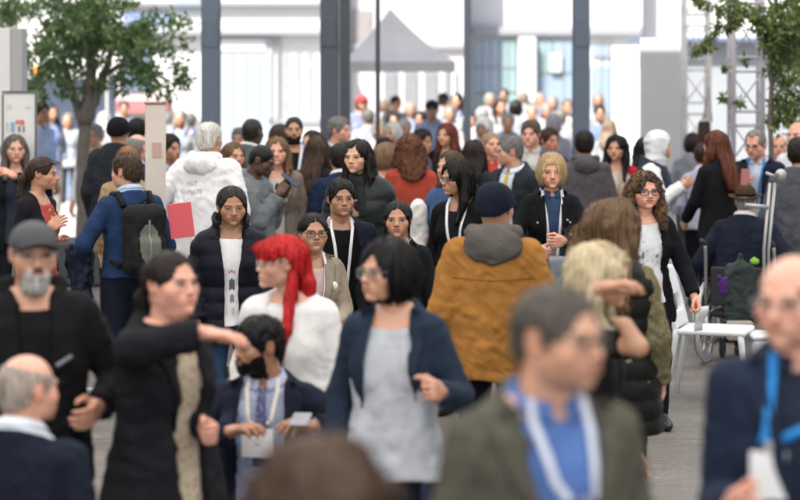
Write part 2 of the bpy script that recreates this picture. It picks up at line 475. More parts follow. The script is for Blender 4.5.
# ---- hands ---------------------------------------------------------
CURL = {'relax': (.38, .45, .30, .25), 'fist': (1.25, 1.45, .9, .7), 'grip': (.85, 1.0, .6, .5), 'flat': (.06, .08, .05, .1), 'point': (.15, .15, .1, .3), 'open': (.25, .30, .2, -.2)}
_HAND = {}
def hand_mesh(pose, side, h):
    """wrist at the origin, fingers along -z, thumb towards -y, palm towards -side*x"""
    k = (pose, side, h)
    if k in _HAND: return _HAND[k]
    c0, c1, c2, th = CURL[pose]
    segs = []
    rng = random.Random(hash(pose) % 97 if False else len(pose)*7)
    for i, (y0, L, zz) in enumerate(((-.031, .072, -.088), (-.0105, .080, -.092), (.0105, .074, -.089), (.030, .058, -.081))):
        k_ = 1.0 + .10*i + rng.uniform(-.08, .08)
        if pose == 'point' and i > 0: a = (1.2, 1.4, .9)
        else: a = (c0*k_, c1*k_, c2*k_)
        p = np.array((0., y0, zz)); an = 0; sp = (i-1.5)*.05
        for s, (q, r0, r1) in enumerate(zip((.45, .31, .24), (.0093, .0083, .0074), (.0083, .0074, .0062))):
            an += a[s]
            n = p+L*q*np.array((-side*math.sin(an), math.sin(sp)*math.cos(an), -math.cos(an)*math.cos(sp)))
            segs.append((p, n, r0, r1)); p = n
    t0 = np.array((-side*.008, -.028, -.022)); t1 = t0+np.array((-side*(.018+.02*max(0, th)), -.026+.006*th, -.030))
    t2 = t1+np.array((-side*.020*max(0, th)*1.2-side*.004, -.006+.012*th, -.030)); t3 = t2+np.array((-side*.010*th, .006*th, -.024))
    segs += [(t0, t1, .0135, .0115), (t1, t2, .0110, .0092), (t2, t3, .0090, .0070)]
    def f(P):
        d = rbox(P, (0, 0, -.050), (.0135, .040, .045), .013)
        d = smin(d, ell(P, (-side*.006, -.020, -.035), (.016, .020, .030)), .012)
        d = smin(d, cone(P, (0, 0, .03), (0, .0, -.02), .027, .024), .02)
        for a, b, r0, r1 in segs: d = smin(d, cone(P, a, b, r0, r1), .006)
        return d
    _HAND[k] = mesh_sdf(f, (-.11, -.10, -.20), (.11, .06, .035), h)
    return _HAND[k]

class Body: pass

def make_body(o):
    B = Body(); B.g = o['g']; B.o = o
    H = o['H']; B.H = H; B.zs = H-.318; B.yc = .045
    u = o.get('u', 1.0); B.u = u
    B.w = o.get('w', 1.0)*(1.0 if B.g == 'm' else 1.0)
    if B.g == 'm':
        B.zt = np.array([-.95, -.60, -.48, -.32, -.18, -.07, 0, .035, .065, .10, .16]); B.zt[:5] *= u
        B.at = np.array([.178, .178, .168, .158, .168, .172, .156, .122, .086, .062, .056])
        B.bt = np.array([.128, .128, .122, .115, .122, .115, .098, .084, .074, .064, .056]); B.sw = .160
    else:
        B.zt = np.array([-.95, -.58, -.46, -.30, -.17, -.07, 0, .03, .06, .10, .16]); B.zt[:5] *= u
        B.at = np.array([.172, .172, .155, .130, .145, .155, .142, .108, .076, .054, .048])
        B.bt = np.array([.126, .126, .116, .102, .108, .104, .090, .078, .068, .058, .050]); B.sw = .137
    B.sw *= (B.w+1)/2
    B.sit = o.get('sit', False)
    B.zh = B.zs-.50*u
    B.arm = {}
    L1, L2 = (.285, .255) if B.g == 'm' else (.265, .238)
    L1 *= (u+1)/2; L2 *= (u+1)/2
    for sd, key in ((1, 'L'), (-1, 'R')):
        sp = o.get('shrug', 0)
        S = np.array((sd*B.sw, B.yc, B.zs-.022))
        a = o.get('arms', {}).get(key, 'hang')
        hint = np.array((sd*.55, .8, -.25))
        if isinstance(a, str):
            j = RNG.uniform(-1, 1, 3)
            W = np.array((sd*(B.sw+.055+.012*j[0]), B.yc-.07+.04*j[1], B.zs-(L1+L2)*.975))
            pose = 'relax'; palm = None
        else:
            W = np.array((a[0], B.yc+a[1], B.zs+a[2])); pose = a[3] if len(a) > 3 else 'grip'
            if len(a) > 4 and a[4] is not None: hint = np.array(a[4], dtype=float)
            palm = a[5] if len(a) > 5 else None
            B.hd = getattr(B, 'hd', {}); B.hd[sd] = a[6] if len(a) > 6 else None
        v = W-S; D = np.linalg.norm(v)
        if D > (L1+L2)*.985: v = v/D*(L1+L2)*.985; D = (L1+L2)*.985; W = S+v
        n = v/D; q = (L1*L1-L2*L2+D*D)/(2*D); hh = math.sqrt(max(0, L1*L1-q*q))
        p = hint-n*np.dot(hint, n); p /= np.linalg.norm(p)+1e-9
        E = S+n*q+p*hh
        B.arm[sd] = (S, E, W, pose, palm)
    return B

def torso_sdf(P, B, off, puff=0, belly=0.):
    x, y, z = P; zr = z-B.zs
    a = np.interp(zr, B.zt, B.at).astype(f32)*B.w+off
    b = np.interp(zr, B.zt, B.bt).astype(f32)*(B.w*.6+.4)+off
    if puff: a = a+puff*np.abs(np.sin(np.pi*zr/.088))**.6; b = b+puff*np.abs(np.sin(np.pi*zr/.088))**.6
    yc = B.yc+.012*sstep(-.1, .05, zr)
    q = (np.abs(x/a)**2.35+np.abs((y-yc)/b)**2.35)**(1/2.35)
    d = (q-1)*np.minimum(a, b)
    if B.g == 'f':
        A = [np.abs(x), y, z]
        d = smin(d, ell(A, (.072*B.w, B.yc-.070, B.zs-.165*B.u), (.062+off*.6, .052+off, .066+off*.6)), .05)
    if belly: d = smin(d, ell(P, (0, B.yc-.075, B.zs-.38*B.u), (.14+off, .08+belly+off, .15)), .06)
    return d

def arm_sdf(P, B, sd, r0, r1, r2, puff=0, cut=0., start=0.):
    S, E, W = B.arm[sd][:3]
    d1, t1 = cone(P, S, E, r0, r1, True); d2, t2 = cone(P, E, W, r1, r2, True)
    if puff:
        l1 = np.linalg.norm(E-S); l2 = np.linalg.norm(W-E)
        d1 = d1-puff*np.abs(np.sin(np.pi*t1*l1/.085))**.6; d2 = d2-puff*np.abs(np.sin(np.pi*(t2*l2+l1)/.085))**.6
    d = smin(d1, d2, .02)
    n = (W-E)/np.linalg.norm(W-E); e = W-n*cut
    return smax(d, (P[0]-e[0])*n[0]+(P[1]-e[1])*n[1]+(P[2]-e[2])*n[2], .006)

def folds(P, B, amp, seed, fine=1.0):
    x, y, z = P
    wx = noise3(x*5, y*5, z*5, 3)*.10
    n1 = noise3(x*9*fine+wx*20, y*9*fine, z*15*fine+wx*30, seed)
    n2 = noise3(x*20*fine+z*8, y*20*fine, z*9*fine, seed+1)
    n3 = noise3((x+z*.7)*16*fine, y*10, (z-x*.7)*34*fine, seed+2)
    n4 = noise3(x*17*fine+wx*12, y*17*fine, z*3.2*fine, seed+3)
    return amp*((1-np.abs(n1)*2)*.55+n2*.3+(1-2*np.abs(n3))*.45+(1-2*np.abs(n4))*.55)

def garment_sdf(B, off=.012, hem=-.55, sleeve='long', nz=.062, slope=.42, vneck=None, open=None, puff=0, amp=.0045, belly=0., collar=None, loose=0., seed=0, flare=0.):
    def f(P):
        x, y, z = P; zr = z-B.zs
        o2 = off+loose*sstep(-.05, -.35, zr)+flare*sstep(-.3*B.u, -.8*B.u, zr)
        d0 = torso_sdf(P, B, o2, puff, belly)
        fo = folds(P, B, amp, seed)
        d = d0
        w = None; top = B.zs+nz
        d = smax(d, (z-top)-slope*(y-B.yc), .006)
        if open:
            tz, tw = zip(*sorted(open)); w = np.interp(zr, np.array(tz)*1.0, tw).astype(f32)
            r_ = np.maximum(np.maximum(np.abs(x)-w, y-B.yc), -(d0+.042+.25*sstep(.0, .04, zr)))
            d = smax(d, -r_, .004)
        if sleeve:
            r = np.array((.053, .042, .031)) if B.g == 'm' else np.array((.047, .037, .028))
            kk = np.clip(off*.75, 0, .035)+loose*.35
            for sd in (1, -1):
                if sleeve == 'short':
                    S, E = B.arm[sd][:2]; M = S+(E-S)*.75
                    a = cone(P, S, M, r[0]+kk, r[1]+kk+.012); n = (E-S)/np.linalg.norm(E-S)
                    a = smax(a, (P[0]-M[0])*n[0]+(P[1]-M[1])*n[1]+(P[2]-M[2])*n[2], .004)
                else:
                    a = arm_sdf(P, B, sd, r[0]+kk, r[1]+kk+.004, r[2]+kk+.006, puff*1.0, cut=.012)
                k = .004+.034*sstep(-.13, -.02, zr)
                d = smin(d, a, k)
        d = d+fo*sstep(.10, .02, zr)
        d = smax(d, (B.zs+hem*B.u)+.006*np.sin(x*23)-z, .006)
        if collar:
            kind, R, hgt = collar
            rr = np.sqrt(x*x+(y-B.yc+.0)**2)
            mid = R+(z-top)*.18*(1 if kind == 'stand' else -1.2)
            c = np.maximum(np.abs(rr-mid)-.012, np.maximum(z-(top+hgt)-.40*(y-B.yc), top-.05+.42*(y-B.yc)*1.0-z))
            if w is not None: c = np.maximum(c, -np.maximum(np.abs(x)-w*.9, y-B.yc))
            d = smin(d, c, .006)
        return d
    return f

def body_bounds(B, hem, off):
    xs = []; ys = []; zz = []
    for sd in (1, -1):
        for p in B.arm[sd][:3]: xs.append(p[0]); ys.append(p[1]); zz.append(p[2])
    m = .10+off
    return ((min(xs)-m, min(min(ys), B.yc-.17)-m, min(min(zz)-m, B.zs+hem*B.u-.03)), (max(xs)+m, max(max(ys), B.yc+.16)+m, max(max(zz)+m, B.zs+.20)))

# ---- hair ----------------------------------------------------------
def hair_sdf(style, p, fat=0):
    ln = p.get('len', .30); t = p.get('t', .014)
    def grooves(P, amp):
        ang = np.arctan2(P[0], P[1]-.03)
        pt = .0035*np.exp(-((P[0]-p.get('part', 0)-.01)/.006)**2)*sstep(.05, .085, P[2])*(P[1] < .06) if style in ('long', 'bob') else 0
        return amp*noise3(ang*9+P[2]*2, P[2]*5+3, np.hypot(P[0], P[1])*8, 9)+amp*.7*noise3(ang*22, P[2]*9, P[0]*0+1, 10)+amp*.4*noise3(ang*48, P[2]*16, P[0]*0+2, 11)-pt
    cran = lambda P, t: smin(ell(P, (0, .014, .025), (.077+t, .097+t, .091+t)), ell(P, (0, .040, -.022), (.066+t*.8, .064+t*.8, .072+t*.5)), .02)
    def backc(P, hw, th, z1):
        yy = np.interp(P[2], [-.6, -.36, -.20, -.10, .0, .06], [.205, .195, .150, .105, .065, .05]).astype(f32)
        wz = np.interp(P[2], [-.6, -ln, -ln+.12, -.12, 0], [.5, .72, 1.0, .98, .92]).astype(f32)
        q = np.sqrt((P[0]/(hw*wz))**2+((P[1]-yy)/th)**2)
        return np.maximum((q-1)*th, np.maximum(-ln-.02*np.cos(P[0]*30)-P[2], P[2]-z1))
    def f(P):
        x, y, z = P; A = [np.abs(x), y, z]
        if style in ('short', 'crop', 'recede', 'fringe'):
            tt = {'short': t, 'crop': .005, 'recede': .008, 'fringe': .005}[style]
            tt2 = tt+(.010*sstep(.03, .11, z) if style == 'short' and p.get('vol', 1) else 0)
            d = cran(P, tt2)
            fc = ell(P, (0, -.105, -.045), (.074, .082, .121 if style != 'recede' else .134))
            d = smax(d, -fc, .006)
            if style == 'recede': d = smax(d, -ell(A, (.045, -.075, .075), (.030, .045, .030)), .006)
            zc = np.interp(y, [-.08, -.04, -.022, -.012, -.004, .030, .040, .10], [.03, -.005, -.030, -.030, .028, .028, -.045, -.078]).astype(f32)
            d = smax(d, zc-z, .005)
            if style == 'fringe': d = smax(d, -ell(P, (0, -.02, .10), (.085, .105, .075)), .008)
            if style == 'short': d = d-grooves(P, .0045)-.004*noise3(x*60, y*60, z*60, 4)
            else: d = d-.0015*noise3(x*120, y*120, z*120, 4)
            return d
        if style == 'bob':
            d = smin(cran(P, p.get('t', .015)), ell(P, (0, .020, -.032), (.097, .102, .108)), .03)
            d = smax(d, (-p.get('len', .115)-.10*(y-.02))-z, .012)
            fw = p.get('fw', .058)
            d = smax(d, -ell(P, (p.get('part', 0), -.125, -.045), (fw, .107, .125-p.get('bang', 0))), .010)
            d = smax(d, -np.maximum(np.abs(x)-fw*.98, np.maximum(y+.028, z+.03)), .012)
            return d-grooves(P, .007)
        if style in ('long', 'curly'):
            tt = p.get('t', .011) if style == 'long' else .018
            d = cran(P, tt)
            d = smin(d, backc(P, p.get('hw', .088)+(.02 if style == 'curly' else 0), .040 if style == 'long' else .055, .02), .03)
            if p.get('front', True):
                c = .0 if style == 'long' else .007
                zl = -min(ln, p.get('fl', ln))
                L = cone(A, (.078+c, .010, -.01), (.086+c, -.012, -.15), .026+c, .028+c)
                L = smin(L, cone(A, (.086+c, -.012, -.15), (.088+c, -.080, zl-.0), .028+c, .016+c), .02)
                if p.get('one'): L = np.where(x*p['one'] > 0, L, 1.0)
                d = smin(d, L, .02)
            d = smin(d, ell(A, (.070, .030, -.07), (.036, .050, .085)), .02)
            fw = p.get('fw', .060)
            d = smax(d, -ell(P, (p.get('part', 0), -.118, -.040), (fw, .097, .127-p.get('bang', 0))), .010)
            d = smax(d, -np.maximum(np.abs(x)-fw*.95, np.maximum(y+.018, np.maximum(z+.03, -.2-z))), .012)
            if style == 'curly': d = d-.009*noise3(x*48, y*48, z*36, 6)-.009*noise3(x*95, y*95, z*70, 7)
            else:
                d = d-grooves(P, .008)
                if p.get('wave'): d = d-.010*noise3(x*22, y*22, z*16+x*8, 8)
            return d
        if style == 'tied':
            d = cran(P, .009)
            d = smax(d, -ell(P, (0, -.108, -.040), (.074, .084, .126)), .008)
            d = d+.006*np.exp(-(x/.004)**2)*sstep(.04, .07, z)*(y < .04)
            zc = np.interp(y, [-.08, -.03, .0, .03, .10], [-.02, -.015, .012, -.02, -.085]).astype(f32)
            d = smax(d, zc-z, .008)
            if p.get('bun'): d = smin(d, ell(P, (0, .125, .0), (.042, .036, .042)), .012)
            if p.get('tail'):
                L = p['tail']; sx = p.get('tx', 0)
                T = cone(P, (0, .100, .01), (sx*.4, .145, -.06), .022, .030)
                T = smin(T, cone(P, (sx*.4, .145, -.06), (sx, .150, -.06-L*.6), .030, .026), .02)
                T = smin(T, cone(P, (sx, .150, -.06-L*.6), (sx, .155, -.06-L), .026, .008), .02)
                d = smin(d, T, .012)
            if p.get('fronts'):
                d = smin(d, cone(A, (.066, -.055, .03), (.075, -.030, -.12), .008, .006), .01)
            return d-grooves(P, .004)
        if style == 'mohair':      # short sides, long swept top and long tails behind (red hair)
            d = cran(P, .018)
            d = smin(d, ell(P, (0, -.020, .070), (.082, .098, .040)), .02)
            d = smax(d, -ell(P, (0, -.120, -.062), (.078, .090, .092)), .008)
            zc = np.interp(y, [-.08, -.03, .0, .03, .10], [.022, .030, .034, -.01, -.075]).astype(f32)
            d = smax(d, zc-z, .010)
            T = cone(P, (.012, .085, .03), (.02, .108, -.10), .040, .034)
            T = smin(T, cone(P, (.02, .108, -.10), (.03, .125, -.34), .034, .016), .03)
            d = smin(d, T, .02)
            L = cone(P, (.060, .045, -.02), (.085, .020, -.16), .024, .024)
            L = smin(L, cone(P, (.085, .020, -.16), (.135, -.015, -.30), .024, .019), .02)
            L = smin(L, cone(P, (.135, -.015, -.30), (.145, -.040, -.42), .019, .009), .02)
            d = smin(d, L, .02)
            return d-grooves(P, .007)
        raise ValueError(style)
    return f

def strands(V, Nn, g, count, length, steps, width, wob=0., tip=0., lift=.0025, face=None, rng=RNG):
    idx = rng.integers(0, len(V), count)
    P = V[idx].copy(); out = []; tdir = []; nors = []
    ds = length/steps*rng.uniform(.5, 1.2, (count, 1))
    ph = rng.uniform(0, 6.28, (count, 1)); tl = tip*rng.uniform(0, 1, count)**2
    crown = np.array((0, .045, .10))
    for s in range(steps+1):
        n = ggrad(g, P); dd = gsample(g, P)
        P = P-n*np.clip(dd-lift*rng.uniform(.3, 1.6, count)-tl*(s/steps)**1.5, -.02, .006 if s > steps*.6 else .02)[:, None]
        fl = P-crown; fl /= np.linalg.norm(fl, axis=1, keepdims=True)+1e-9
        k = np.clip((.06-P[:, 2:3])/.08, 0, 1)
        d = fl*(1-k)+np.array((0, 0, -1.))*k
        d = d-n*(d*n).sum(1, keepdims=True)
        d /= np.linalg.norm(d, axis=1, keepdims=True)+1e-6
        sd = np.cross(d, n)
        out.append(P.copy()); tdir.append(sd); nors.append(n)
        P = P+d*ds+sd*wob*np.sin(ph+s*1.7)
    W = []; dead = np.zeros(count, dtype=bool)
    for s, (p, sd) in enumerate(zip(out, tdir)):
        w = np.full((len(p), 1), width*(1-.85*(s/steps)**2))
        if face: dead = dead | ((np.abs(p[:, 0]-face[1]) < face[0]) & (p[:, 1] < -.055) & (p[:, 2] < face[2])); w = w*(~dead)[:, None]
        W.append(np.stack([p-sd*w/2, p+sd*w/2], 1))
    W = np.stack(W, 1)               # count, steps+1, 2, 3
    VV = W.reshape(-1, 3); b = np.arange(count)[:, None]*(steps+1)*2+np.arange(steps)[None]*2
    Q = np.stack([b, b+1, b+3, b+2], -1).reshape(-1, 4)
    return VV, Q

def hash_(s): return sum((i+1)*ord(c) for i, c in enumerate(s))
def rot_head(V, o, H, rigid=False):
    hs = o.get('hs', .94)
    V = np.array(V, dtype=float)
    if 'var' not in o:
        rv = np.random.default_rng(int(abs(H*7919+hash_(o['hair'][0])*13+o.get('hyaw', 0)*31+o.get('fat', 0)*101)) % 99991); o['var'] = rv.uniform(-1, 1, 8)
    q = o['var']; x0, y0, z0 = V[:, 0].copy(), V[:, 1].copy(), V[:, 2].copy(); hd_ = z0 > -.14
    V[:, 0] = x0*(1+(.035*q[0]+.06*q[1]*sstep(-.01, -.10, z0))*hd_)
    ft_ = y0 < -.07
    V[:, 1] = y0-ft_*np.exp(-(x0/.018)**2-((z0+.028)/.026)**2)*.006*q[2]-ft_*np.exp(-(x0/.03)**2-((z0+.098)/.02)**2)*.006*q[3]
    V[:, 2] = z0*(1+.03*q[4]*hd_)-ft_*np.exp(-(x0/.05)**2-((z0+.066)/.02)**2)*.004*q[5]-ft_*np.exp(-(x0/.022)**2-((z0+.036)/.014)**2)*.004*q[6]
    V = V*np.array((1.055, 1., .945) if o['g'] == 'f' else (1.03, 1., .975))
    V = (V-np.array((0, .03, -.12)))*hs+np.array((0, .03, -.12))
    pv = np.array((0, .03, -.10)); w = np.ones(len(V)) if rigid else sstep(-.22, -.08, V[:, 2])
    Q = V-pv
    r, p, a = [math.radians(o.get(k, 0))*w for k in ('roll', 'pitch', 'hyaw')]
    x, y, z = Q[:, 0], Q[:, 1], Q[:, 2]
    x, z = x*np.cos(r)+z*np.sin(r), -x*np.sin(r)+z*np.cos(r)
    y, z = y*np.cos(p)-z*np.sin(p), y*np.sin(p)+z*np.cos(p)
    x, y = x*np.cos(a)-y*np.sin(a), x*np.sin(a)+y*np.cos(a)
    return np.stack([x, y, z], 1)+pv+np.array((0, 0, H-.118))

def frame_from(d, palm):
    zl = -d/np.linalg.norm(d); xl = palm-zl*np.dot(palm, zl); xl /= np.linalg.norm(xl)+1e-9
    return np.stack([xl, np.cross(zl, xl), zl], 1)

PEOPLE = []
def sheet(rows, th):
    '''closed thin sheet from a grid of points (n, m, 3); thickness towards -normal by offsetting y and radius'''
    R = np.asarray(rows); n, m = R.shape[:2]
    du = np.gradient(R, axis=0); dv = np.gradient(R, axis=1); nn = np.cross(du, dv); nn /= np.linalg.norm(nn, axis=2, keepdims=True)+1e-9
    A = R+nn*th/2; C = R-nn*th/2
    V = np.concatenate([A.reshape(-1, 3), C.reshape(-1, 3)]); q = np.arange(n*m).reshape(n, m); k = n*m
    a = np.stack([q[:-1, :-1], q[1:, :-1], q[1:, 1:], q[:-1, 1:]], -1).reshape(-1, 4)
    Q = [tuple(t) for t in a]+[tuple((t+k)[::-1]) for t in a]
    e = list(q[:, 0])+list(q[-1, 1:])+list(q[::-1, -1][1:])+list(q[0, ::-1][1:])
    for i in range(len(e)-1): Q.append((e[i+1], e[i], e[i]+k, e[i+1]+k))
    return V, Q
def shirt_collar(B, f, kw, mat, parent, size):
    top = B.zs+kw.get('nz', .062); rows = []
    R0 = .060 if B.g == 'm' else .052
    for q in np.linspace(-2.95, 2.95, 41):
        c, s_ = math.sin(q), math.cos(q)      # q = 0 at the back
        fr = max(0, -s_)                      # 1 at the front
        back = max(0, s_)
        zt = top+.022+.022*s_; R1 = R0+.004
        drop = size*(.55+.55*fr**3); out = .020+.006*fr
        rows.append([(R0*c, B.yc+R0*s_*1.02, zt-.022), (R1*c, B.yc+R1*s_*1.02, zt+.004), ((R1+.007)*c, B.yc+(R1+.007)*s_, zt+.002),
                     ((R1+out*.8)*c*(1+.10*fr), B.yc+(R1+out*.8)*s_, zt-drop*.6), ((R1+out)*c*(1+.18*fr), B.yc+(R1+out)*s_, zt-drop)])
    V, Q = sheet(rows, .004)
    mesh_obj('collar', V, Q, mat, parent)
def lapels(B, f, kw, wid, mat, parent):
    op = sorted(kw['open']); tz, tw = zip(*op); zb = kw.get('button', -.30)
    Z = np.linspace(kw.get('nz', .06)+.0, zb, 26)
    for sd in (1, -1):
        cols = []
        w = np.interp(Z, tz, tw)
        lw = wid*np.interp(Z, [zb, zb*.5, -.05, .0, .012, .03, .075], [.04, .62, 1.05, 1.1, .62, .75, .55])
        for t in (0, .25, .5, .75, 1.):
            x = sd*(w-.006+(lw+.006)*t); z = B.zs+Z
            y = front_y(f, x+sd*.004*(t == 0)+sd*.006, z, y0=B.yc-.30, y1=B.yc+.1)-(.009 if t < 1 else .006)
            y[1:-1] = (y[:-2]+2*y[1:-1]+y[2:])/4
            cols.append(np.stack([x, y, z], 1))
        V, Q = sheet(np.stack(cols, 1), .004)
        mesh_obj('lapel', V, Q, mat, parent)
def hi_res(s): return s >= 155

def person(label, px, py, s, yaw=0, name='person', **o):
    """px, py: top of the head in the 800x500 picture, s: pixels per metre at this person"""
    o.setdefault('g', 'f'); o.setdefault('skin', LIGHT); o.setdefault('hair', ('short', BROWN)); o.setdefault('fat', 0)
    s = s*o.get('ks', 1.0 if s >= 200 else (.95 if s >= 150 else .93))
    H = CH-(py-HZ)/s; o['H'] = H
    if 'u' not in o: o['u'] = float(np.clip((H if not o.get('sit') else 1.7)/1.72, .86, 1.06))
    X, Y = (px-400)/s, F/s
    lowres = o.get('low', False)
    ar = dict(o.get('arms', {}))
    for k, a in ar.items():
        if isinstance(a, tuple) and a[0] == 'px':
            qx, qy, dy = a[1:4]; Y2 = Y+dy; s2 = F/Y2
            dx = (qx-400)/s2-X; zz = CH-(qy-HZ)/s2; ca, sa = math.cos(math.radians(yaw)), math.sin(math.radians(yaw))
            ar[k] = (dx*ca+dy*sa, -dx*sa+dy*ca-.045, zz-(H-.318))+tuple(a[4:])
    o['arms'] = ar
    B = make_body(o); B.yaw = math.radians(yaw); B.s = s
    root = empty('person', (X, Y, 0), math.radians(yaw), label, 'person', o.get('group'))
    B.root = root; B.fs = []; B.X = X; B.Y = Y
    # the head pivots about the neck: keep it over the root
    hh = .0075 if lowres else (.003 if hi_res(s) else .0042)
    # ---- body: head, neck, torso, arms, hands in one mesh
    Vh, Qh = head_mesh(o['g'], o['fat'], hh)
    ch = paint_head(Vh, o)
    Vh = rot_head(Vh, o, H)
    parts = [(Vh, Qh, ch)]
    def fb(P):
        d = torso_sdf(P, B, -.007)
        d = smin(d, cone(P, (0, B.yc-.0, B.zs-.05), (0, B.yc, B.zs+.07), .052 if B.g == 'm' else .045, .050 if B.g == 'm' else .043), .03)
        r = (.044, .036, .026) if B.g == 'm' else (.038, .031, .023)
        for sd in (1, -1): d = smin(d, arm_sdf(P, B, sd, *r, cut=-.02), .015)
        return smax(smax(d, B.zs-.50*B.u-z_(P), .01), z_(P)-B.zs-.075, .004)
    z_ = lambda P: P[2]
    Vb, Qb = mesh_sdf(fb, *body_bounds(B, -.52, .0), .02 if lowres else .0115)
    parts.append((Vb, Qb, np.tile(np.array(o['skin'])*np.array((1.06, .97, .90)), (len(Vb), 1))))
    if not lowres:
        for sd in (1, -1):
            S, E, W, pose, palm = B.arm[sd]
            d = W-E
            hd = getattr(B, 'hd', {}).get(sd)
            if hd is not None:
                cy, sy = math.cos(B.yaw), math.sin(B.yaw); d = np.array((hd[0]*cy+hd[1]*sy, -hd[0]*sy+hd[1]*cy, hd[2]), dtype=float)
            pm = np.array(palm, dtype=float) if palm is not None else np.array((-sd, 0, 0.))
            if abs(np.dot(pm/np.linalg.norm(pm), d/np.linalg.norm(d))) > .95: pm = np.array((0, 0, -1.))
            R = frame_from(d, -sd*pm*1.0)      # local palm direction is -sd*x
            Vd, Qd = hand_mesh(pose, sd, .0042)
            hs = 1.0 if B.g == 'm' else .92
            Vd = (Vd*hs)@R.T+W
            c = np.tile(np.array(o['skin'])*np.array((1.06, .91, .83)), (len(Vd), 1))
            parts.append((Vd, Qd, c))
    V = np.concatenate([p[0] for p in parts]); C = np.concatenate([p[2] for p in parts])
    k = np.cumsum([0]+[len(p[0]) for p in parts]); Q = np.concatenate([p[1]+k[i] for i, p in enumerate(parts)])
    mesh_obj('body', V, Q, skin_mat(), root, col=C)
    # ---- clothes
    gh = .016 if lowres else (.0085 if hi_res(s) else .010)
    B.fs = []
    wr = o.get('wear', [])
    for gi, (gname, col, kw) in enumerate(wr):
        kw = dict(kw); mt = kw.pop('mat', {}); mo = kw.pop('mato', None)
        if gname != 'shirt' and any(w_[2].get('sleeve', 'long') == 'long' for w_ in wr[gi+1:]): kw['sleeve'] = None
        kw.setdefault('seed', (len(PEOPLE)*3+gi*7) % 23+12)
        lbl = kw.pop('label', None); lap = kw.pop('lapel', 0); sc_ = kw.pop('shirtcollar', None); lapcol = kw.pop('lapcol', None)
        f = garment_sdf(B, **kw); B.fs.append(f)
        Vg, Qg = mesh_sdf(f, *body_bounds(B, kw.get('hem', -.55), kw.get('off', .012)+kw.get('loose', 0)+kw.get('flare', 0)+.03), gh)
        ob = mesh_obj(gname, Vg, Qg, mo or fabric(col, **mt), root)
        if lbl: ob['label'] = lbl
        if lap: lapels(B, f, kw, lap, lapcol or mo or fabric(col, **mt), ob)
        if sc_: shirt_collar(B, f, kw, fabric(col, **mt), ob, sc_)
    def outer(P):
        d = B.fs[0](P)
        for f in B.fs[1:]: d = np.minimum(d, f(P))
        return d
    B.outer = outer if B.fs else fb
    fsn = [garment_sdf(B, **dict({k: v for k, v in kw_.items() if k not in ('mat', 'mato', 'label', 'lapel', 'shirtcollar', 'lapcol')}, sleeve=None)) for _, _, kw_ in o.get('wear', [])]
    def trunk(P):
        d = torso_sdf(P, B, 0.)
        for f in fsn: d = np.minimum(d, f(P))
        return d
    B.trunk = trunk
    # ---- trousers and shoes
    if not o.get('nolegs'):
        tc = o.get('legs', (.012, .014, .022)); u = B.u; zh = B.zh
        sp = o.get('stride', .0)
        J = {}
        for sd in (1, -1):
            if B.sit:
                kn = (sd*.12, B.yc-.40, zh+.0); an = (sd*.11, B.yc-.38, .10); hp = (sd*.085, B.yc-.01, zh-.0)
            else:
                fy = sd*sp
                kn = (sd*.095, B.yc-.03-fy*.6, max(.3, zh*.53)); an = (sd*.095, B.yc+.015-fy, .085); hp = (sd*.088, B.yc, zh-.02)
            J[sd] = (hp, kn, an)
        def ft(P):
            d = ell(P, (0, B.yc, zh), (.172*B.w, .125, .13))
            for sd in (1, -1):
                hp, kn, an = J[sd]
                l = smin(cone(P, hp, kn, .090, .066), cone(P, kn, an, .066, .050), .02)
                l = smax(l, .045-P[2], .004)
                d = smin(d, l, .012)
            d = d+folds(P, B, .004, 5)
            return smax(d, P[2]-(zh+.10), .01)
        zz = (zh+.13); ylo = B.yc-.55 if B.sit else B.yc-.28
        Vt, Qt = mesh_sdf(ft, (-.28, ylo, 0.0), (.28, B.yc+.28, zz), .020 if lowres or not o.get('hilegs') else .010)
        mesh_obj('trousers', Vt, Qt, fabric(tc, **o.get('legmat', {})), root)
        if not lowres:
            for sd in (1, -1):
                an = J[sd][2]
                def fs(P):
                    d = smin(ell(P, (an[0], an[1]-.07, .035), (.046, .135, .045)), ell(P, (an[0], an[1]+.0, .06), (.042, .052, .055)), .03)
                    return smax(d, .002-P[2], .004)
                Vs, Qs = mesh_sdf(fs, (an[0]-.08, an[1]-.25, -.02), (an[0]+.08, an[1]+.10, .14), .012)
                Vs[:, 2] = np.maximum(Vs[:, 2], 0)
                mesh_obj('shoe', Vs, Qs, plain('shoe_leather', o.get('shoe', (.02, .018, .016)), .45), root)
    # ---- hair
    st = o['hair']
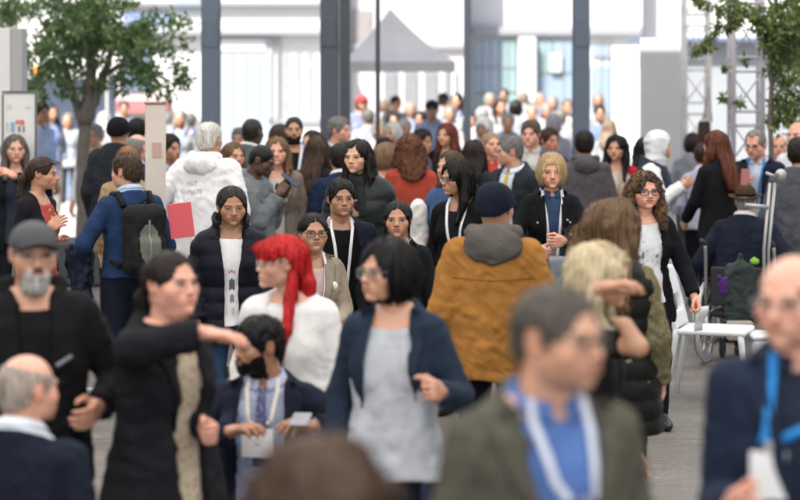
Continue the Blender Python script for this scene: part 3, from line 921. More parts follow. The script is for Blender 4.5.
    if st[0] not in ('none',):
        p = st[2] if len(st) > 2 else {}
        f = hair_sdf(st[0], p)
        zl = -.13 if st[0] in ('short', 'crop', 'recede', 'fringe') else -max(.16, p.get('len', .30), p.get('tail', 0)+.1, .4 if st[0] == 'mohair' else 0)-.05
        hr = .009 if lowres else (.0042 if hi_res(s) else .0055)
        Vr, Qr, g = mesh_sdf(f, (-.155, -.145, zl), (.155, .26, .165), hr, keep=True)
        if len(Vr):
            if not lowres and st[0] not in ('crop', 'fringe'):
                if st[0] == 'short' or st[0] == 'recede': a = (900, .040, 5, .0026, .001, .012)
                elif st[0] == 'curly': a = (2600, .11, 12, .0034, .007, .02)
                elif st[0] == 'tied': a = (700, .10, 7, .0020, .0005, .004)
                elif st[0] == 'bob': a = (1300, .13, 9, .0026, .0012, .012)
                else: a = (1500, .20, 10, .0030, .0015 if not p.get('wave') else .005, .014)
                Vs, Qs = strands(Vr, None, g, *a, face=(p.get('fw', .066)*.95, p.get('part', 0), .072-p.get('bang', 0)))
                Vf, Qf = strands(Vr, None, g, 70, .10 if st[0] not in ('short', 'recede') else .03, 8, .0012, .004, .035, face=(p.get('fw', .066)*.95, p.get('part', 0), .072))
                Qr = np.concatenate([Qr, Qs+len(Vr), Qf+len(Vr)+len(Vs)]); Vr = np.concatenate([Vr, Vs, Vf])
            Vr = rot_head(Vr, o, H, True)
            mesh_obj('hair', Vr, Qr, hair_mat(st[1], **(p.get('mat', {}))), root)
    if o.get('beard'):
        kind, bc = o['beard'][:2]; ext = o['beard'][2] if len(o['beard']) > 2 else .006
        def fbd(P):
            x, y, z = P; A = [np.abs(x), y, z]
            d = head_sdf(P, o['g'], o['fat'])-ext
            top = np.interp(np.abs(x), [0, .025, .045, .07, .09], [-.046, -.048, -.062, -.030, .0]).astype(f32)
            d = d+ext*.9*sstep(-.03, .0, z-top); d = smax(d, z-top, .004); d = smax(d, -.135-ext-z, .006); d = smax(d, y+.004+.25*(z+.06), .014)
            d = smax(d, -ell(A, (0, -.10, -.066), (.026, .03, .0105)), .004)
            if kind == 'goatee': d = smax(d, np.abs(x)-.050, .020)
            if ext > .008: d = smin(d, smax(ell(A, (0, -.070, -.120), (.045, .034, .034)), -(z+.2), .01), .015)
            return d-.003*noise3(x*90, y*90, z*50, 3)
        Vb2, Qb2, gb = mesh_sdf(fbd, (-.1, -.14, -.19), (.1, .05, .05), .0042, keep=True)
        if len(Vb2):
            Vs, Qs = strands(Vb2, None, gb, 350, .03, 4, .002)
            Qb2 = np.concatenate([Qb2, Qs+len(Vb2)]); Vb2 = np.concatenate([Vb2, Vs])
            mesh_obj('beard', rot_head(Vb2, o, H, True), Qb2, hair_mat(bc), root)
        if kind == 'goatee' and len(o['beard']) > 3:
            def fm(P):
                A = [np.abs(P[0]), P[1], P[2]]
                d = cone(A, (.0, -.104, -.050), (.030, -.088, -.062), .0085, .006)
                return d-.002*noise3(P[0]*90, P[1]*90, P[2]*50, 3)
            Vm, Qm = mesh_sdf(fm, (-.06, -.13, -.09), (.06, -.06, -.02), .0035)
            mesh_obj('moustache', rot_head(Vm, o, H, True), Qm, hair_mat(o['beard'][3]), root)
    if o.get('glasses'):
        gl = o['glasses']; gc = gl[0]; gr = gl[1] if len(gl) > 1 else .0022
        m = MB(); lens = MB()
        for sd in (1, -1):
            pts = []
            for k in range(20):
                q = 2*math.pi*k/20; cx = abs(math.cos(q))**.75*math.copysign(1, math.cos(q)); cz = abs(math.sin(q))**.75*math.copysign(1, math.sin(q))
                pts.append((sd*.034+.0255*cx, -.1045+.25*abs(sd*.034+.0255*cx)**2*8, -.004+.0195*cz))
            m.tube(pts, gr, 6, True)
            lens.add(pts, [tuple(range(20))])
            m.tube([(sd*.060, -.098, .004), (sd*.073, -.080, .006), (sd*.084, .0, .004), (sd*.082, .025, -.012)], gr*.9, 6)
        m.tube([(-.009, -.1035, .000), (0, -.108, .003), (.009, -.1035, .000)], gr, 6)
        gm = plain('spectacle_frame', gc, .3, 0)
        ob = mesh_obj('glasses', rot_head(m.v, o, H, True), m.f, gm, root)
        mesh_obj('lens', rot_head(lens.v, o, H, True), lens.f, glass_mat((.97, .97, .97), gl[2] if len(gl) > 2 else .10), ob, smooth=False)
    if o.get('lan'): lanyard(B, *o['lan'])
    for nm, hc, big in o.get('neckwear', []):
        def fh(P):
            A = [np.abs(P[0]), P[1], P[2]]; z0 = B.zs+.045; yc = B.yc
            k = big
            if nm == 'scarf':
                d = cone(A, (0, yc+.075, z0+.045), (.075, yc+.02, z0+.035), .030*k, .030*k)
                d = smin(d, cone(A, (.075, yc+.02, z0+.035), (.0, yc-.10, z0-.015), .030*k, .036*k), .02)
                d = smin(d, cone(P, (.02, yc-.11, z0-.03), (.05, yc-.145, z0-.22), .034*k, .028*k), .02)
            else:
                d = cone(A, (0, yc+.095, z0+.03), (.092, yc+.03, z0+.03), .040*k, .036*k)
                d = smin(d, cone(A, (.092, yc+.03, z0+.03), (.062, yc-.085, z0-.035), .034*k, .018), .02)
                d = smin(d, ell(P, (0, yc+.120, z0-.02), (.115*k, .050*k, .075*k)), .03)
            return d+folds(P, B, .007, 31, 1.2)
        Vn, Qn = mesh_sdf(fh, (-.24, B.yc-.26, B.zs-.26), (.24, B.yc+.28, B.zs+.22), .007 if hi_res(s) else .010)
        mesh_obj(nm, Vn, Qn, fabric(hc), root)
    hw = o.get('headwear')
    if hw:
        kind, hc = hw[:2]
        def fw_(P):
            x, y, z = P
            if kind == 'beanie':
                d = smin(ell(P, (0, .012, .030), (.092, .112, .100)), ell(P, (0, .055, .035), (.075, .070, .085)), .03)
                zc = np.interp(y, [-.1, .0, .1], [.032, .012, -.045]).astype(f32)
                d = smax(d, zc-z, .008); rim = np.maximum(ell(P, (0, .012, .015), (.097, .118, .12)), np.maximum(zc-.001-z, z-zc-.045))
                return smin(d, rim, .008)-.0022*np.sin(np.arctan2(x, y)*44)*sstep(.12, .08, z)-.002*noise3(x*40, y*40, z*40, 2)
            if kind == 'cap':
                d = smin(ell(P, (0, .010, .035), (.086, .106, .090)), ell(P, (0, -.03, .055), (.074, .065, .066)), .02)
                zc = np.interp(y, [-.1, .1], [.036, .020]).astype(f32); d = smax(d, zc-z, .004)
                br = ell(P, (0, -.110, .040-.0*x), (.074, .080, .012)); br = smax(br, ell(P, (0, .0, .03), (.080, .098, .2))*-1-.01, .004)
                zz = z+3.5*x*x+.25*(y+.09)
                br = smax(np.abs(zz-.040)-.004, np.sqrt((x/.076)**2+((y+.085)/.090)**2)*.08-.08, .003)
                br = smax(br, y+.045, .004)
                return smin(d, br, .006)-.0012*np.maximum(0, np.cos(np.arctan2(x, y)*6)-.97)*20
            if kind == 'hat':
                d = smin(ell(P, (0, .012, .060), (.085, .103, .075)), ell(P, (0, .01, .09), (.070, .088, .045)), .02)
                d = smax(d, -ell(P, (0, .0, .158), (.018, .085, .030)), .02); d = smax(d, .030-z, .004)
                zz = z-.035-.9*x*x+.06*y
                br = smax(np.abs(zz)-.005, np.sqrt((x/.140)**2+((y-.01)/.160)**2)*.14-.14, .004)
                return smin(d, br, .008)
            if kind == 'headscarf':
                d = smin(ell(P, (0, .014, .020), (.096, .118, .112)), cone(P, (0, .02, -.07), (0, .04, -.24), .088, .105), .04)
                d = smax(d, -ell(P, (0, -.125, -.030), (.060, .085, .088)), .012)
                return d+.006*noise3(x*18, y*18, z*30, 4)-.0015*np.sin(z*70+x*30)
        Vw, Qw = mesh_sdf(fw_, (-.16, -.20, -.30 if kind == 'headscarf' else -.08), (.16, .19, .17), .0045 if s > 120 else .008)
        Vw = rot_head(Vw, o, H, True)
        ho = mesh_obj({'headscarf': 'headscarf'}.get(kind, kind), Vw, Qw, fabric(hc, weave=220), root)
        if kind == 'hat':
            Vt, Qt = mesh_sdf(lambda P: np.maximum(ell(P, (0, .012, .060), (.0875, .1055, .085)), np.maximum(.038-P[2], P[2]-.062)), (-.11, -.12, 0), (.11, .14, .09), .005)
            mesh_obj('hat_band', rot_head(Vt, o, H, True), Qt, fabric((.012, .009, .008)), ho)
    PEOPLE.append((label, B, root)); B.root = root
    return B

def ribbon_on(B, path, width, lift=.006, back=False, n=40, th=.0015, f=None):
    """path: list of (x, z) in body space; returns a thin closed strap lying on the clothes"""
    path = np.array(path, dtype=float); L = np.r_[0, np.cumsum(np.hypot(*np.diff(path, axis=0).T))]
    t = np.linspace(0, L[-1], n); x = np.interp(t, L, path[:, 0]); z = np.interp(t, L, path[:, 1])
    dx = np.gradient(x); dz = np.gradient(z); q = np.hypot(dx, dz)+1e-9; nx, nz = dz/q, -dx/q
    f = f or B.outer
    V = []
    ys = []
    for s in (-.5, .5): ys.append(front_y(f, x+nx*width*s, z+nz*width*s, back=back))
    y = np.minimum(*ys) if not back else np.maximum(*ys)
    for _ in range(3): y[1:-1] = (y[:-2]+y[1:-1]*2+y[2:])/4
    sg = 1 if back else -1
    rows = []
    for s in (-.5, .5):
        for k in (0, th):
            rows.append(np.stack([x+nx*width*s, y+sg*(lift+k), z+nz*width*s], 1))
    V = np.concatenate(rows)     # a0 a1 b0 b1
    Q = []
    for i in range(n-1):
        a0, a1, b0, b1 = i, n+i, 2*n+i, 3*n+i
        Q += [(a1, b1, b1+1, a1+1), (a0, a0+1, b0+1, b0), (a0, a1, a1+1, a0+1), (b0, b0+1, b1+1, b1)]
    return V, Q, y

def patch_on(B, xs, zs, lift=.004, back=False, f=None):
    xs = np.asarray(xs); zs = np.asarray(zs)
    X, Z = np.meshgrid(xs, zs, indexing='ij')
    y = front_y(f or B.outer, X, Z, back=back)+(lift if back else -lift)
    n, m = X.shape; V = np.stack([X.ravel(), y, Z.ravel()], 1)
    q = np.arange(n*m).reshape(n, m)
    Q = np.stack([q[:-1, :-1], q[1:, :-1], q[1:, 1:], q[:-1, 1:]], -1).reshape(-1, 4)
    return V, Q

def lanyard(B, col, zb, badge=True, wid=.017, x0=0., spread=.066, badge_col=(.78, .78, .77), bs=(.088, .115), lcl=None):
    zt = B.zs+.068
    mat = fabric(col, .7, .06, 20, .1)
    Vs = []; Qs = []; k = 0
    for sd in (1, -1):
        V, Q, y = ribbon_on(B, [(sd*(spread-.006), zt), (sd*spread*.98, zt-.05), (sd*spread*.72+x0*.4, B.zs-.10), (x0+sd*B.o.get('lgap', .012), B.zs+zb)], wid, f=B.trunk)
        Vs.append(V); Qs += [tuple(i+k for i in q) for q in Q]; k += len(V)
    # strap round the back of the neck
    a = np.linspace(0, math.pi, 16)
    rad = spread+.004
    P0 = []
    for q in a:
        P0.append((rad*math.cos(q), B.yc-.012+.085*math.sin(q), zt+.012*math.sin(q)))
    V, Q = tube(P0, .006, 6); Vs.append(np.array(V)); Qs += [tuple(i+k for i in q) for q in Q]
    ob = mesh_obj('lanyard', np.concatenate(Vs), Qs, mat, B.root)
    if badge:
        z0 = B.zs+zb; w, h = bs
        y = front_y(B.trunk, [x0-w/2, x0, x0+w/2, x0, x0], [z0-.03, z0-.03, z0-.03, z0-h, z0-h*.5]).min()-.008-B.o.get('blift', 0)
        m = MB().box((x0, y, z0-.018-h/2), (w, .003, h), bev=.001)
        bo = m.build('badge', plain('badge_card', badge_col, .35, var=.04), ob)
        c = MB().box((x0, y-.001, z0-.008), (.018, .008, .028), bev=.002)
        c.build('clip', plain('clip_steel', (.45, .45, .46), .3, .9), ob)
        B.badge = (x0, y, z0-.018-h/2, w, h)
# ------------------------------------------------------------------ light, air, camera
W = bpy.data.worlds.new("World"); SC.world = W; W.use_nodes = True
wt = W.node_tree; bg = wt.nodes['Background']
sky = N(wt, 'ShaderNodeTexSky', sky_type='NISHITA'); sky.sun_disc = False
SUN_EL, SUN_AZ = math.radians(52), math.radians(215)      # behind the camera, a little to the left
sky.sun_elevation = SUN_EL; sky.sun_rotation = SUN_AZ; sky.air_density = 1.0; sky.dust_density = 2.0
wt.links.new(sky.outputs[0], bg.inputs[0]); bg.inputs[1].default_value = .10
sl = bpy.data.lights.new('Sun', 'SUN'); sl.energy = 4.8; sl.angle = math.radians(.5); sl.color = (1, .94, .86)
so = bpy.data.objects.new('Sun', sl); COL.objects.link(so)
sd_ = Vector((math.sin(SUN_AZ)*math.cos(SUN_EL), math.cos(SUN_AZ)*math.cos(SUN_EL), math.sin(SUN_EL)))
so.rotation_euler = sd_.to_track_quat('Z', 'Y').to_euler(); so.location = (0, -20, 30)
cam = bpy.data.cameras.new('camera'); co = bpy.data.objects.new('camera', cam); COL.objects.link(co)
co.location = (0, 0, CH); co.rotation_euler = (math.pi/2, 0, 0)
cam.lens = 36*F/800; cam.sensor_width = 36; cam.shift_y = -(250-HZ)/800; cam.clip_end = 600; cam.clip_start = .1
cam.dof.use_dof = True; cam.dof.focus_distance = 12.7; cam.dof.aperture_fstop = 2.0; cam.dof.aperture_blades = 9
SC.camera = co
SC.view_settings.view_transform = 'Standard'; SC.view_settings.look = 'None'; SC.view_settings.gamma = 1
SC.view_settings.exposure = EXPO if 'EXPO' in globals() else 1.86
SC.cycles.max_bounces = 8; SC.cycles.diffuse_bounces = 4; SC.cycles.transparent_max_bounces = 16
SC.cycles.use_denoising = True

def P3(px, py, s): return ((px-400)/s, F/s, CH-(py-HZ)/s)
def slab(name, x0, x1, y0, y1, s, depth, mat, parent=None, bev=.0, to_ground=False):
    """upright panel whose front face covers the pixel rectangle at scale s"""
    a = P3(x0, y0, s); b = P3(x1, y1, s); zb = 0 if to_ground else b[2]
    return MB().box(((a[0]+b[0])/2, a[1]+depth/2, (a[2]+zb)/2), (abs(b[0]-a[0]), depth, a[2]-zb), bev=bev).build(name, mat, parent)

# ------------------------------------------------------------------ ground, floor, hall
def floor_mat():
    m, nt, b = new_mat('worn_concrete')
    tc = N(nt, 'ShaderNodeTexCoord'); sp = N(nt, 'ShaderNodeSeparateXYZ'); nt.links.new(tc.outputs['Object'], sp.inputs[0])
    mp = N(nt, 'ShaderNodeMapping'); mp.inputs['Scale'].default_value = (1.0, 1.25, 1); nt.links.new(tc.outputs['Object'], mp.inputs[0])
    n1 = N(nt, 'ShaderNodeTexNoise'); n1.inputs['Scale'].default_value = 1.6; n1.inputs['Detail'].default_value = 9; n1.inputs['Roughness'].default_value = .7
    nt.links.new(mp.outputs[0], n1.inputs['Vector'])
    cr = N(nt, 'ShaderNodeValToRGB'); e = cr.color_ramp.elements
    e[0].position = .28; e[0].color = (.085, .076, .066, 1); e[1].position = .75; e[1].color = (.215, .195, .17, 1)
    nt.links.new(n1.outputs['Fac'], cr.inputs[0])
    n2 = N(nt, 'ShaderNodeTexNoise'); n2.inputs['Scale'].default_value = 26; n2.inputs['Detail'].default_value = 8; nt.links.new(mp.outputs[0], n2.inputs['Vector'])
    r2 = N(nt, 'ShaderNodeMapRange'); r2.inputs['From Min'].default_value = .3; r2.inputs['From Max'].default_value = .7; r2.inputs['To Min'].default_value = .72; r2.inputs['To Max'].default_value = 1.18
    nt.links.new(n2.outputs['Fac'], r2.inputs[0])
    mu = N(nt, 'ShaderNodeVectorMath', operation='SCALE'); nt.links.new(cr.outputs[0], mu.inputs[0]); nt.links.new(r2.outputs[0], mu.inputs['Scale'])
    # rusty expansion joints every 2.6 m
    ad = N(nt, 'ShaderNodeMath', operation='ADD'); ad.inputs[1].default_value = -13.02+26; nt.links.new(sp.outputs['Y'], ad.inputs[0])
    mo = N(nt, 'ShaderNodeMath', operation='MODULO'); mo.inputs[1].default_value = 2.6; nt.links.new(ad.outputs[0], mo.inputs[0])
    lt = N(nt, 'ShaderNodeMath', operation='LESS_THAN'); lt.inputs[1].default_value = .022; nt.links.new(mo.outputs[0], lt.inputs[0])
    mx = N(nt, 'ShaderNodeMix', data_type='RGBA'); mx.inputs[7].default_value = (.11, .055, .03, 1)
    nt.links.new(lt.outputs[0], mx.inputs[0]); nt.links.new(mu.outputs[0], mx.inputs[6])
    nt.links.new(mx.outputs[2], b.inputs['Base Color']); b.inputs['Roughness'].default_value = .62
    bp = N(nt, 'ShaderNodeBump'); bp.inputs['Strength'].default_value = .35; bp.inputs['Distance'].default_value = .02
    nt.links.new(n2.outputs['Fac'], bp.inputs['Height']); nt.links.new(bp.outputs[0], b.inputs['Normal'])
    return m
tag(MB().add([(-150, -60, -.004), (150, -60, -.004), (150, 200, -.004), (-150, 200, -.004)], [(0, 1, 2, 3)]).build('plaza_ground', plain('pale_paving', (.30, .285, .265), .8, var=.2, scale=.8)), kind='structure')
tag(MB().add([(-14, -9, 0), (14, -9, 0), (14, 22.4, 0), (-14, 22.4, 0)], [(0, 1, 2, 3)]).build('hall_floor', floor_mat()), kind='structure')
# unseen roof added to shade the hall: solid bays with translucent rooflights between
roofm = plain('unseen_roof_sheet', (.55, .55, .54), .7)
def translucent():
    m = bpy.data.materials.new('added_rooflight'); m.use_nodes = True; nt = m.node_tree; nt.nodes.remove(nt.nodes['Principled BSDF'])
    t = N(nt, 'ShaderNodeBsdfTranslucent'); t.inputs[0].default_value = (.66, .645, .61, 1)
    nt.links.new(t.outputs[0], nt.nodes['Material Output'].inputs['Surface']); return m
rl = MB(); rf = MB(); yy = -9.
while yy < 22:
    rl.add([(-14, yy+1.0, 7.5), (14, yy+1.0, 7.5), (14, yy+3.1, 7.5), (-14, yy+3.1, 7.5)], [(0, 1, 2, 3)])
    rf.box((0, yy+.5, 7.5), (28, 1.0, .25)); yy += 3.1
rf.box((0, yy+.4, 7.5), (28, .8, .25))
roof = tag(rf.build('unseen_roof', roofm), kind='structure')
for nm, sx in (('left_unseen_wall', -14.1), ('right_unseen_wall', 14.1)):  # unseen side walls added to cut the fill light from the sides
    tag(MB().box((sx, 6.7, 3.7), (.2, 31.4, 7.4)).build(nm, plain('unseen_wall', (.20, .19, .18), .8)), kind='structure')
rl.build('added_rooflight', translucent(), roof)  # unseen rooflights, added to let soft light down on the crowd

steel = plain('painted_steel', (.105, .135, .185), .45, .1, var=.15, scale=3)
steel2 = plain('dark_steel', (.050, .058, .078), .45, .1, var=.15, scale=3)
def column(x0, x1, label, s=101., flange=True, mat=None, d=.24):
    a, b = (x0-400)/s, (x1-400)/s; Y = F/s; c = (a+b)/2; w = b-a
    r = empty('steel_column' if flange else 'steel_mullion', (c, Y+d/2, 0), 0, label, 'column' if flange else 'mullion')
    if flange:
        MB().box((0, -d/2+.012, 3.7), (w, .024, 7.4), bev=.004).build('flange', mat or steel, r)
        MB().box((0, d/2-.012, 3.7), (w, .024, 7.4), bev=.004).build('flange', mat or steel, r)
        MB().box((0, 0, 3.7), (.05, d-.05, 7.4)).build('web', mat or steel, r)
        MB().box((0, -d/2-.005, 2.52), (w*.86, .010, .30), bev=.003).build('splice_plate', mat or steel, r)
        bo = MB()
        for bx in (-.3, .3):
            for bz in (2.42, 2.52, 2.62): bo.tube([(bx*w, -d/2-.010, bz), (bx*w, -d/2-.020, bz)], .010, 6)
        bo.build('bolts', mat or steel, r)
    else:
        MB().box((0, 0, 3.7), (w, d, 7.4), bev=.004).build('post', mat or steel, r)
        MB().box((0, 0, .006), (w+.06, d+.06, .012)).build('base_plate', mat or steel, r)
    return r
column(201, 219, 'blue-grey steel column just right of the bushy tree')
column(320, 338, 'dark steel column, left half of the wide pair in the middle of the opening', mat=plain('dark_steel_b', (.068, .080, .105), .45, .1, var=.15, scale=3))
column(339.5, 350, 'narrow dark steel post, right half of the wide pair in the middle of the opening', flange=False, mat=steel2)
column(375.5, 380, 'thinnest dark door mullion, left of the grey canopy', flange=False, mat=steel2, d=.08)
column(464, 471, 'slim grey mullion at the right end of the grey canopy', flange=False, d=.10)
column(574, 590, 'blue-grey steel column in front of the blue glazed facade, right of it')
# ------------------------------------------------------------------ outside, in the sun
wallw = plain('pale_stone_render', (.42, .415, .41), .8, var=.12, scale=.5)
pale = plain('pale_grey_render', (.19, .20, .215), .8, var=.1, scale=1.2)
bglass = plain('blue_window_glass', (.18, .235, .30), .15, var=.25, scale=.7, spec=.8)
tglass = plain('teal_window_glass', (.16, .235, .25), .15, var=.5, scale=.9, spec=.8)
def block(label, x0, x1, ytop, s, depth, mat, name='building', cat='building'):
    a = P3(x0, ytop, s); b = P3(x1, ytop, s)
    r = empty(name, ((a[0]+b[0])/2, a[1], 0), 0, label, cat)
    r['_s'] = s; r['_x'] = (a[0]+b[0])/2; r['_y'] = a[1]
    MB().box((0, depth/2, a[2]/2), (b[0]-a[0], depth, a[2])).build('wall', mat, r)
    return r
def on(r, name, x0, x1, y0, y1, depth, mat, proud=.0):
    s = r['_s']; a = P3(x0, y0, s); b = P3(x1, y1, s)
    return MB().box(((a[0]+b[0])/2-r['_x'], -depth/2-proud+.03, (a[2]+b[2])/2), (b[0]-a[0], depth, a[2]-b[2]), bev=.01).build(name, mat, r)
b1 = block('white building with a tall pale glass door, behind the two left columns', -60, 322, -140, 44, 6, wallw)
on(b1, 'cornice', 120, 321, 30, 35, .30, pale); on(b1, 'cornice', 120, 321, 2, 6, .22, pale)
fr = on(b1, 'window', 216, 273, 37, 230, .10, plain('white_frame', (.24, .255, .27), .5))
q = on(b1, 'pane', 219, 270, 54, 228, .05, plain('pale_glass', (.235, .27, .305), .2, var=.1), .06); q.parent = fr
on(b1, 'door_head', 219, 266, 39, 51, .08, wallw, .06)
on(b1, 'window', 176, 200, -6, 12, .08, bglass)
on(b1, 'window', 60, 112, 96, 150, .08, plain('pale_blue_glass', (.11, .155, .22), .2, var=.2))
on(b1, 'window', 122, 150, 30, 92, .08, plain('pale_blue_glass', (.11, .155, .22), .2, var=.2))
b2 = block('plain white rendered building behind the grey canopy', 322.6, 470, -140, 43, 6, plain('warm_white_render', (.37, .355, .345), .8, var=.14, scale=.5))
on(b2, 'cornice', 323, 470, 44, 49, .16, pale)
on(b2, 'window', 352, 372, 10, 60, .08, plain('pale_pane', (.19, .18, .18), .3, var=.1))
b3 = block('blue glazed shop front under a white band, between the slim mullion and the right column', 470.6, 642, -140, 42, 6, wallw)
for k_, x0 in enumerate((282, 294, 306)): on(b1, 'window', x0, x0+8, 52, 120, .06, plain('pale_blue_glass', (.21, .225, .24), .2, var=.2))
on(b1, 'drain_pipe', 277, 278.6, 36, 240, .14, pale); on(b1, 'base_band', 100, 321, 118, 124, .10, pale)
for x0 in (232, 246, 259): on(b1, 'mullion', x0, x0+1.2, 54, 228, .05, plain('white_frame', (.24, .255, .27), .5), .09)
on(b1, 'sign_band', 124, 172, 12, 24, .10, plain('sign_blue', (.13, .18, .28), .5, var=.2))
on(b1, 'awning', 118, 170, 100, 112, .7, plain('awning_red', (.30, .09, .09), .7))
for x0, x1 in ((384, 398), (404, 418), (424, 438), (444, 458)): on(b2, 'window', x0, x1, 72, 112, .08, plain('grey_pane', (.15, .155, .165), .3, var=.2))
on(b2, 'drain_pipe', 350, 351.2, -20, 200, .12, pale); on(b2, 'base_band', 323, 470, 118, 123, .1, pale)
for x0 in (482, 490.5, 507, 544.5, 562.5, 600, 608): on(b3, 'mullion', x0, x0+1.2, 40, 118, .07, pale, .06)
on(b3, 'transom', 474, 516, 66, 67.5, .07, pale, .06); on(b3, 'fascia', 471, 641, 27, 35, .22, pale)
for i, (x0, x1, y0, y1, m) in enumerate(((474, 499, 39, 92, bglass), (500, 516, 39, 92, tglass), (537, 552, 39, 73, tglass), (553, 572, 39, 73, bglass), (537, 572, 75, 118, bglass), (474, 516, 94, 120, tglass), (592, 616, 46, 57, bglass), (590, 612, 66, 118, bglass), (520, 535, 104, 120, tglass))):
    on(b3, 'window', x0, x1, y0, y1, .10, m)
on(b3, 'pillar', 518, 535, 37, 102, .35, wallw, .05)
on(b3, 'lamp_panel', 550, 561, 54, 72, .12, wallw, .1)
b4 = block('low pale grey wall behind the white lattice towers, with a blue coping', 640, 860, 42, 60, 1.2, plain('cool_grey_render', (.19, .205, .22), .8, var=.1, scale=1.2), 'pale_wall', 'wall')
on(b4, 'coping', 626, 860, 37.5, 42, .30, plain('blue_metal', (.08, .115, .175), .5))
b5 = block('white building above and behind the grey wall on the right', 642.6, 900, -160, 41.5, 6, wallw)
pn = empty('partition_panel', P3(662, HZ, 85)[:2]+(0,), 0, 'tall light grey partition panel left of the first lattice tower', 'partition')
MB().box((0, .05, 1.25), (42/85, .06, 2.5), bev=.006).build('board', plain('grey_board', (.44, .445, .455), .6, var=.05), pn)
for sx in (-.2, .2): MB().box((sx, .04, .02), (.06, .5, .04), bev=.005).build('foot', steel, pn)
pw = empty('white_partition_panel', P3(626, HZ, 78)[:2]+(0,), 0, 'tall white partition panel standing right of the last dark column', 'partition')
MB().box((0, .05, 1.2), (27/78, .06, 2.46), bev=.006).build('board', plain('white_board', (.72, .72, .72), .6, var=.03), pw)
for sx in (-.12, .12): MB().box((sx, .04, .02), (.05, .5, .04), bev=.005).build('foot', steel, pw)

# grey canopy tent
s_ = 66.; t = empty('canopy_tent', P3(398, HZ, s_)[:2]+(0,), 0, 'grey pyramid canopy tent standing outside in the sun', 'tent')
def L(px, py, dy): s2 = F/(F/s_+dy); p = P3(px, py, s2); return (p[0]-t.location[0], dy, p[2])
zt_ = CH-(62-HZ)/s_; xw = 56/s_
c4 = [(-xw, -.85, zt_), (xw, -.85, zt_), (xw, .85, zt_), (-xw, .85, zt_)]; ap = (-.12, 0, CH-(8-HZ)/s_)
rows = []
rings = []
for k in range(9):
    q = k/8; sag = .10*math.sin(q*math.pi)
    ring = []
    for i in range(4):
        a, b = np.array(c4[i]), np.array(c4[(i+1) % 4])
        for j in range(6):
            p = a+(b-a)*j/6; p = p*(1-q)+np.array(ap)*q; ring.append((p[0], p[1], p[2]-sag*(1-.5*abs(j/6-.5))))
    rings.append(ring+[ring[0]])
V, Q = sheet(np.array(rings), .006)
tc_ = fabric((.078, .080, .090), .8, .08, 3, .1)
mesh_obj('canopy', V, Q, tc_, t, smooth=False)
v = MB()
for i in range(4):
    a, b = c4[i], c4[(i+1) % 4]; n = 8
    for j in range(n):
        p = [a[k]+(b[k]-a[k])*j/n for k in range(3)]; q = [a[k]+(b[k]-a[k])*(j+1)/n for k in range(3)]
        v.add([(p[0], p[1], p[2]+.004), (q[0], q[1], q[2]+.004), (q[0], q[1], q[2]-.15), (p[0], p[1], p[2]-.15)], [(0, 1, 2, 3)])
v.build('valance', tc_, t)
for (x, y, z) in c4: MB().tube([(x*.97, y*.97, 0), (x*.97, y*.97, z)], .025).build('leg', plain('white_metal', (.7, .7, .7), .4), t)

# white market stall with a pink band behind the left tree
st = empty('market_stall', P3(62, HZ, 62)[:2]+(0,), 0, 'pale blue and white stall with a pink band behind the tree trunk on the left', 'stall')
MB().box((0, .5, .45), (1.5, 1.0, .9), bev=.02).build('counter', plain('stall_blue', (.13, .18, .27), .6), st)
MB().box((.05, -.02, .90), (1.4, .06, .10), bev=.01).build('band', plain('stall_pink', (.36, .09, .11), .6), st)
MB().box((0, .95, 1.45), (1.5, .06, 1.06), bev=.01).build('back_panel', plain('stall_pale', (.17, .215, .28), .6), st)
MB().box((0, .5, 2.0), (1.6, 1.1, .06), bev=.01).build('roof', wallw, st)
for sx in (-.72, .72): MB().tube([(sx, .05, .85), (sx, .05, 2.0)], .02).build('post', wallw, st)
rr = empty('barrier', P3(185, HZ, 84)[:2]+(0,), 0, 'teal topped white barrier outside, left of the first column', 'barrier')
MB().box((0, 0, .62), (.75, .05, .74), bev=.01).build('panel', plain('pale_panel', (.20, .23, .275), .5), rr)
MB().box((0, 0, 1.03), (.80, .08, .08), bev=.01).build('rail', plain('teal_rail', (.06, .19, .20), .5), rr)
for sx in (-.33, .33): MB().box((sx, 0, .125), (.05, .05, .25)).build('leg', steel, rr)

# ------------------------------------------------------------------ trees
def leaf_cloud(name, clusters, per, size, mat, parent, seed, asp=.42, droop=.5):
    rg = np.random.default_rng(seed); V = []; Q = []
    for (c, r) in clusters:
        n = max(3, int(per*rg.uniform(.6, 1.3)))
        d = rg.normal(0, 1, (n, 3)); d /= np.linalg.norm(d, axis=1, keepdims=True)+1e-9
        p = np.array(c)+d*np.array(r)*(rg.random((n, 1))**.5)
        a = rg.normal(0, 1, (n, 3)); a[:, 2] -= droop; a /= np.linalg.norm(a, axis=1, keepdims=True)
        b = np.cross(a, rg.normal(0, 1, (n, 3))); b /= np.linalg.norm(b, axis=1, keepdims=True)+1e-9
        nn = np.cross(a, b)
        L_ = size*rg.uniform(.6, 1.3, (n, 1)); w = L_*asp/2
        k = len(V)*0
        quad = np.stack([p, p+a*L_*.45+b*w+nn*L_*.05, p+a*L_, p+a*L_*.45-b*w+nn*L_*.05], 1)
        V.append(quad.reshape(-1, 3))
    V = np.concatenate(V); Q = np.arange(len(V)).reshape(-1, 4)
    return mesh_obj(name, V, Q, mat, parent, smooth=False)
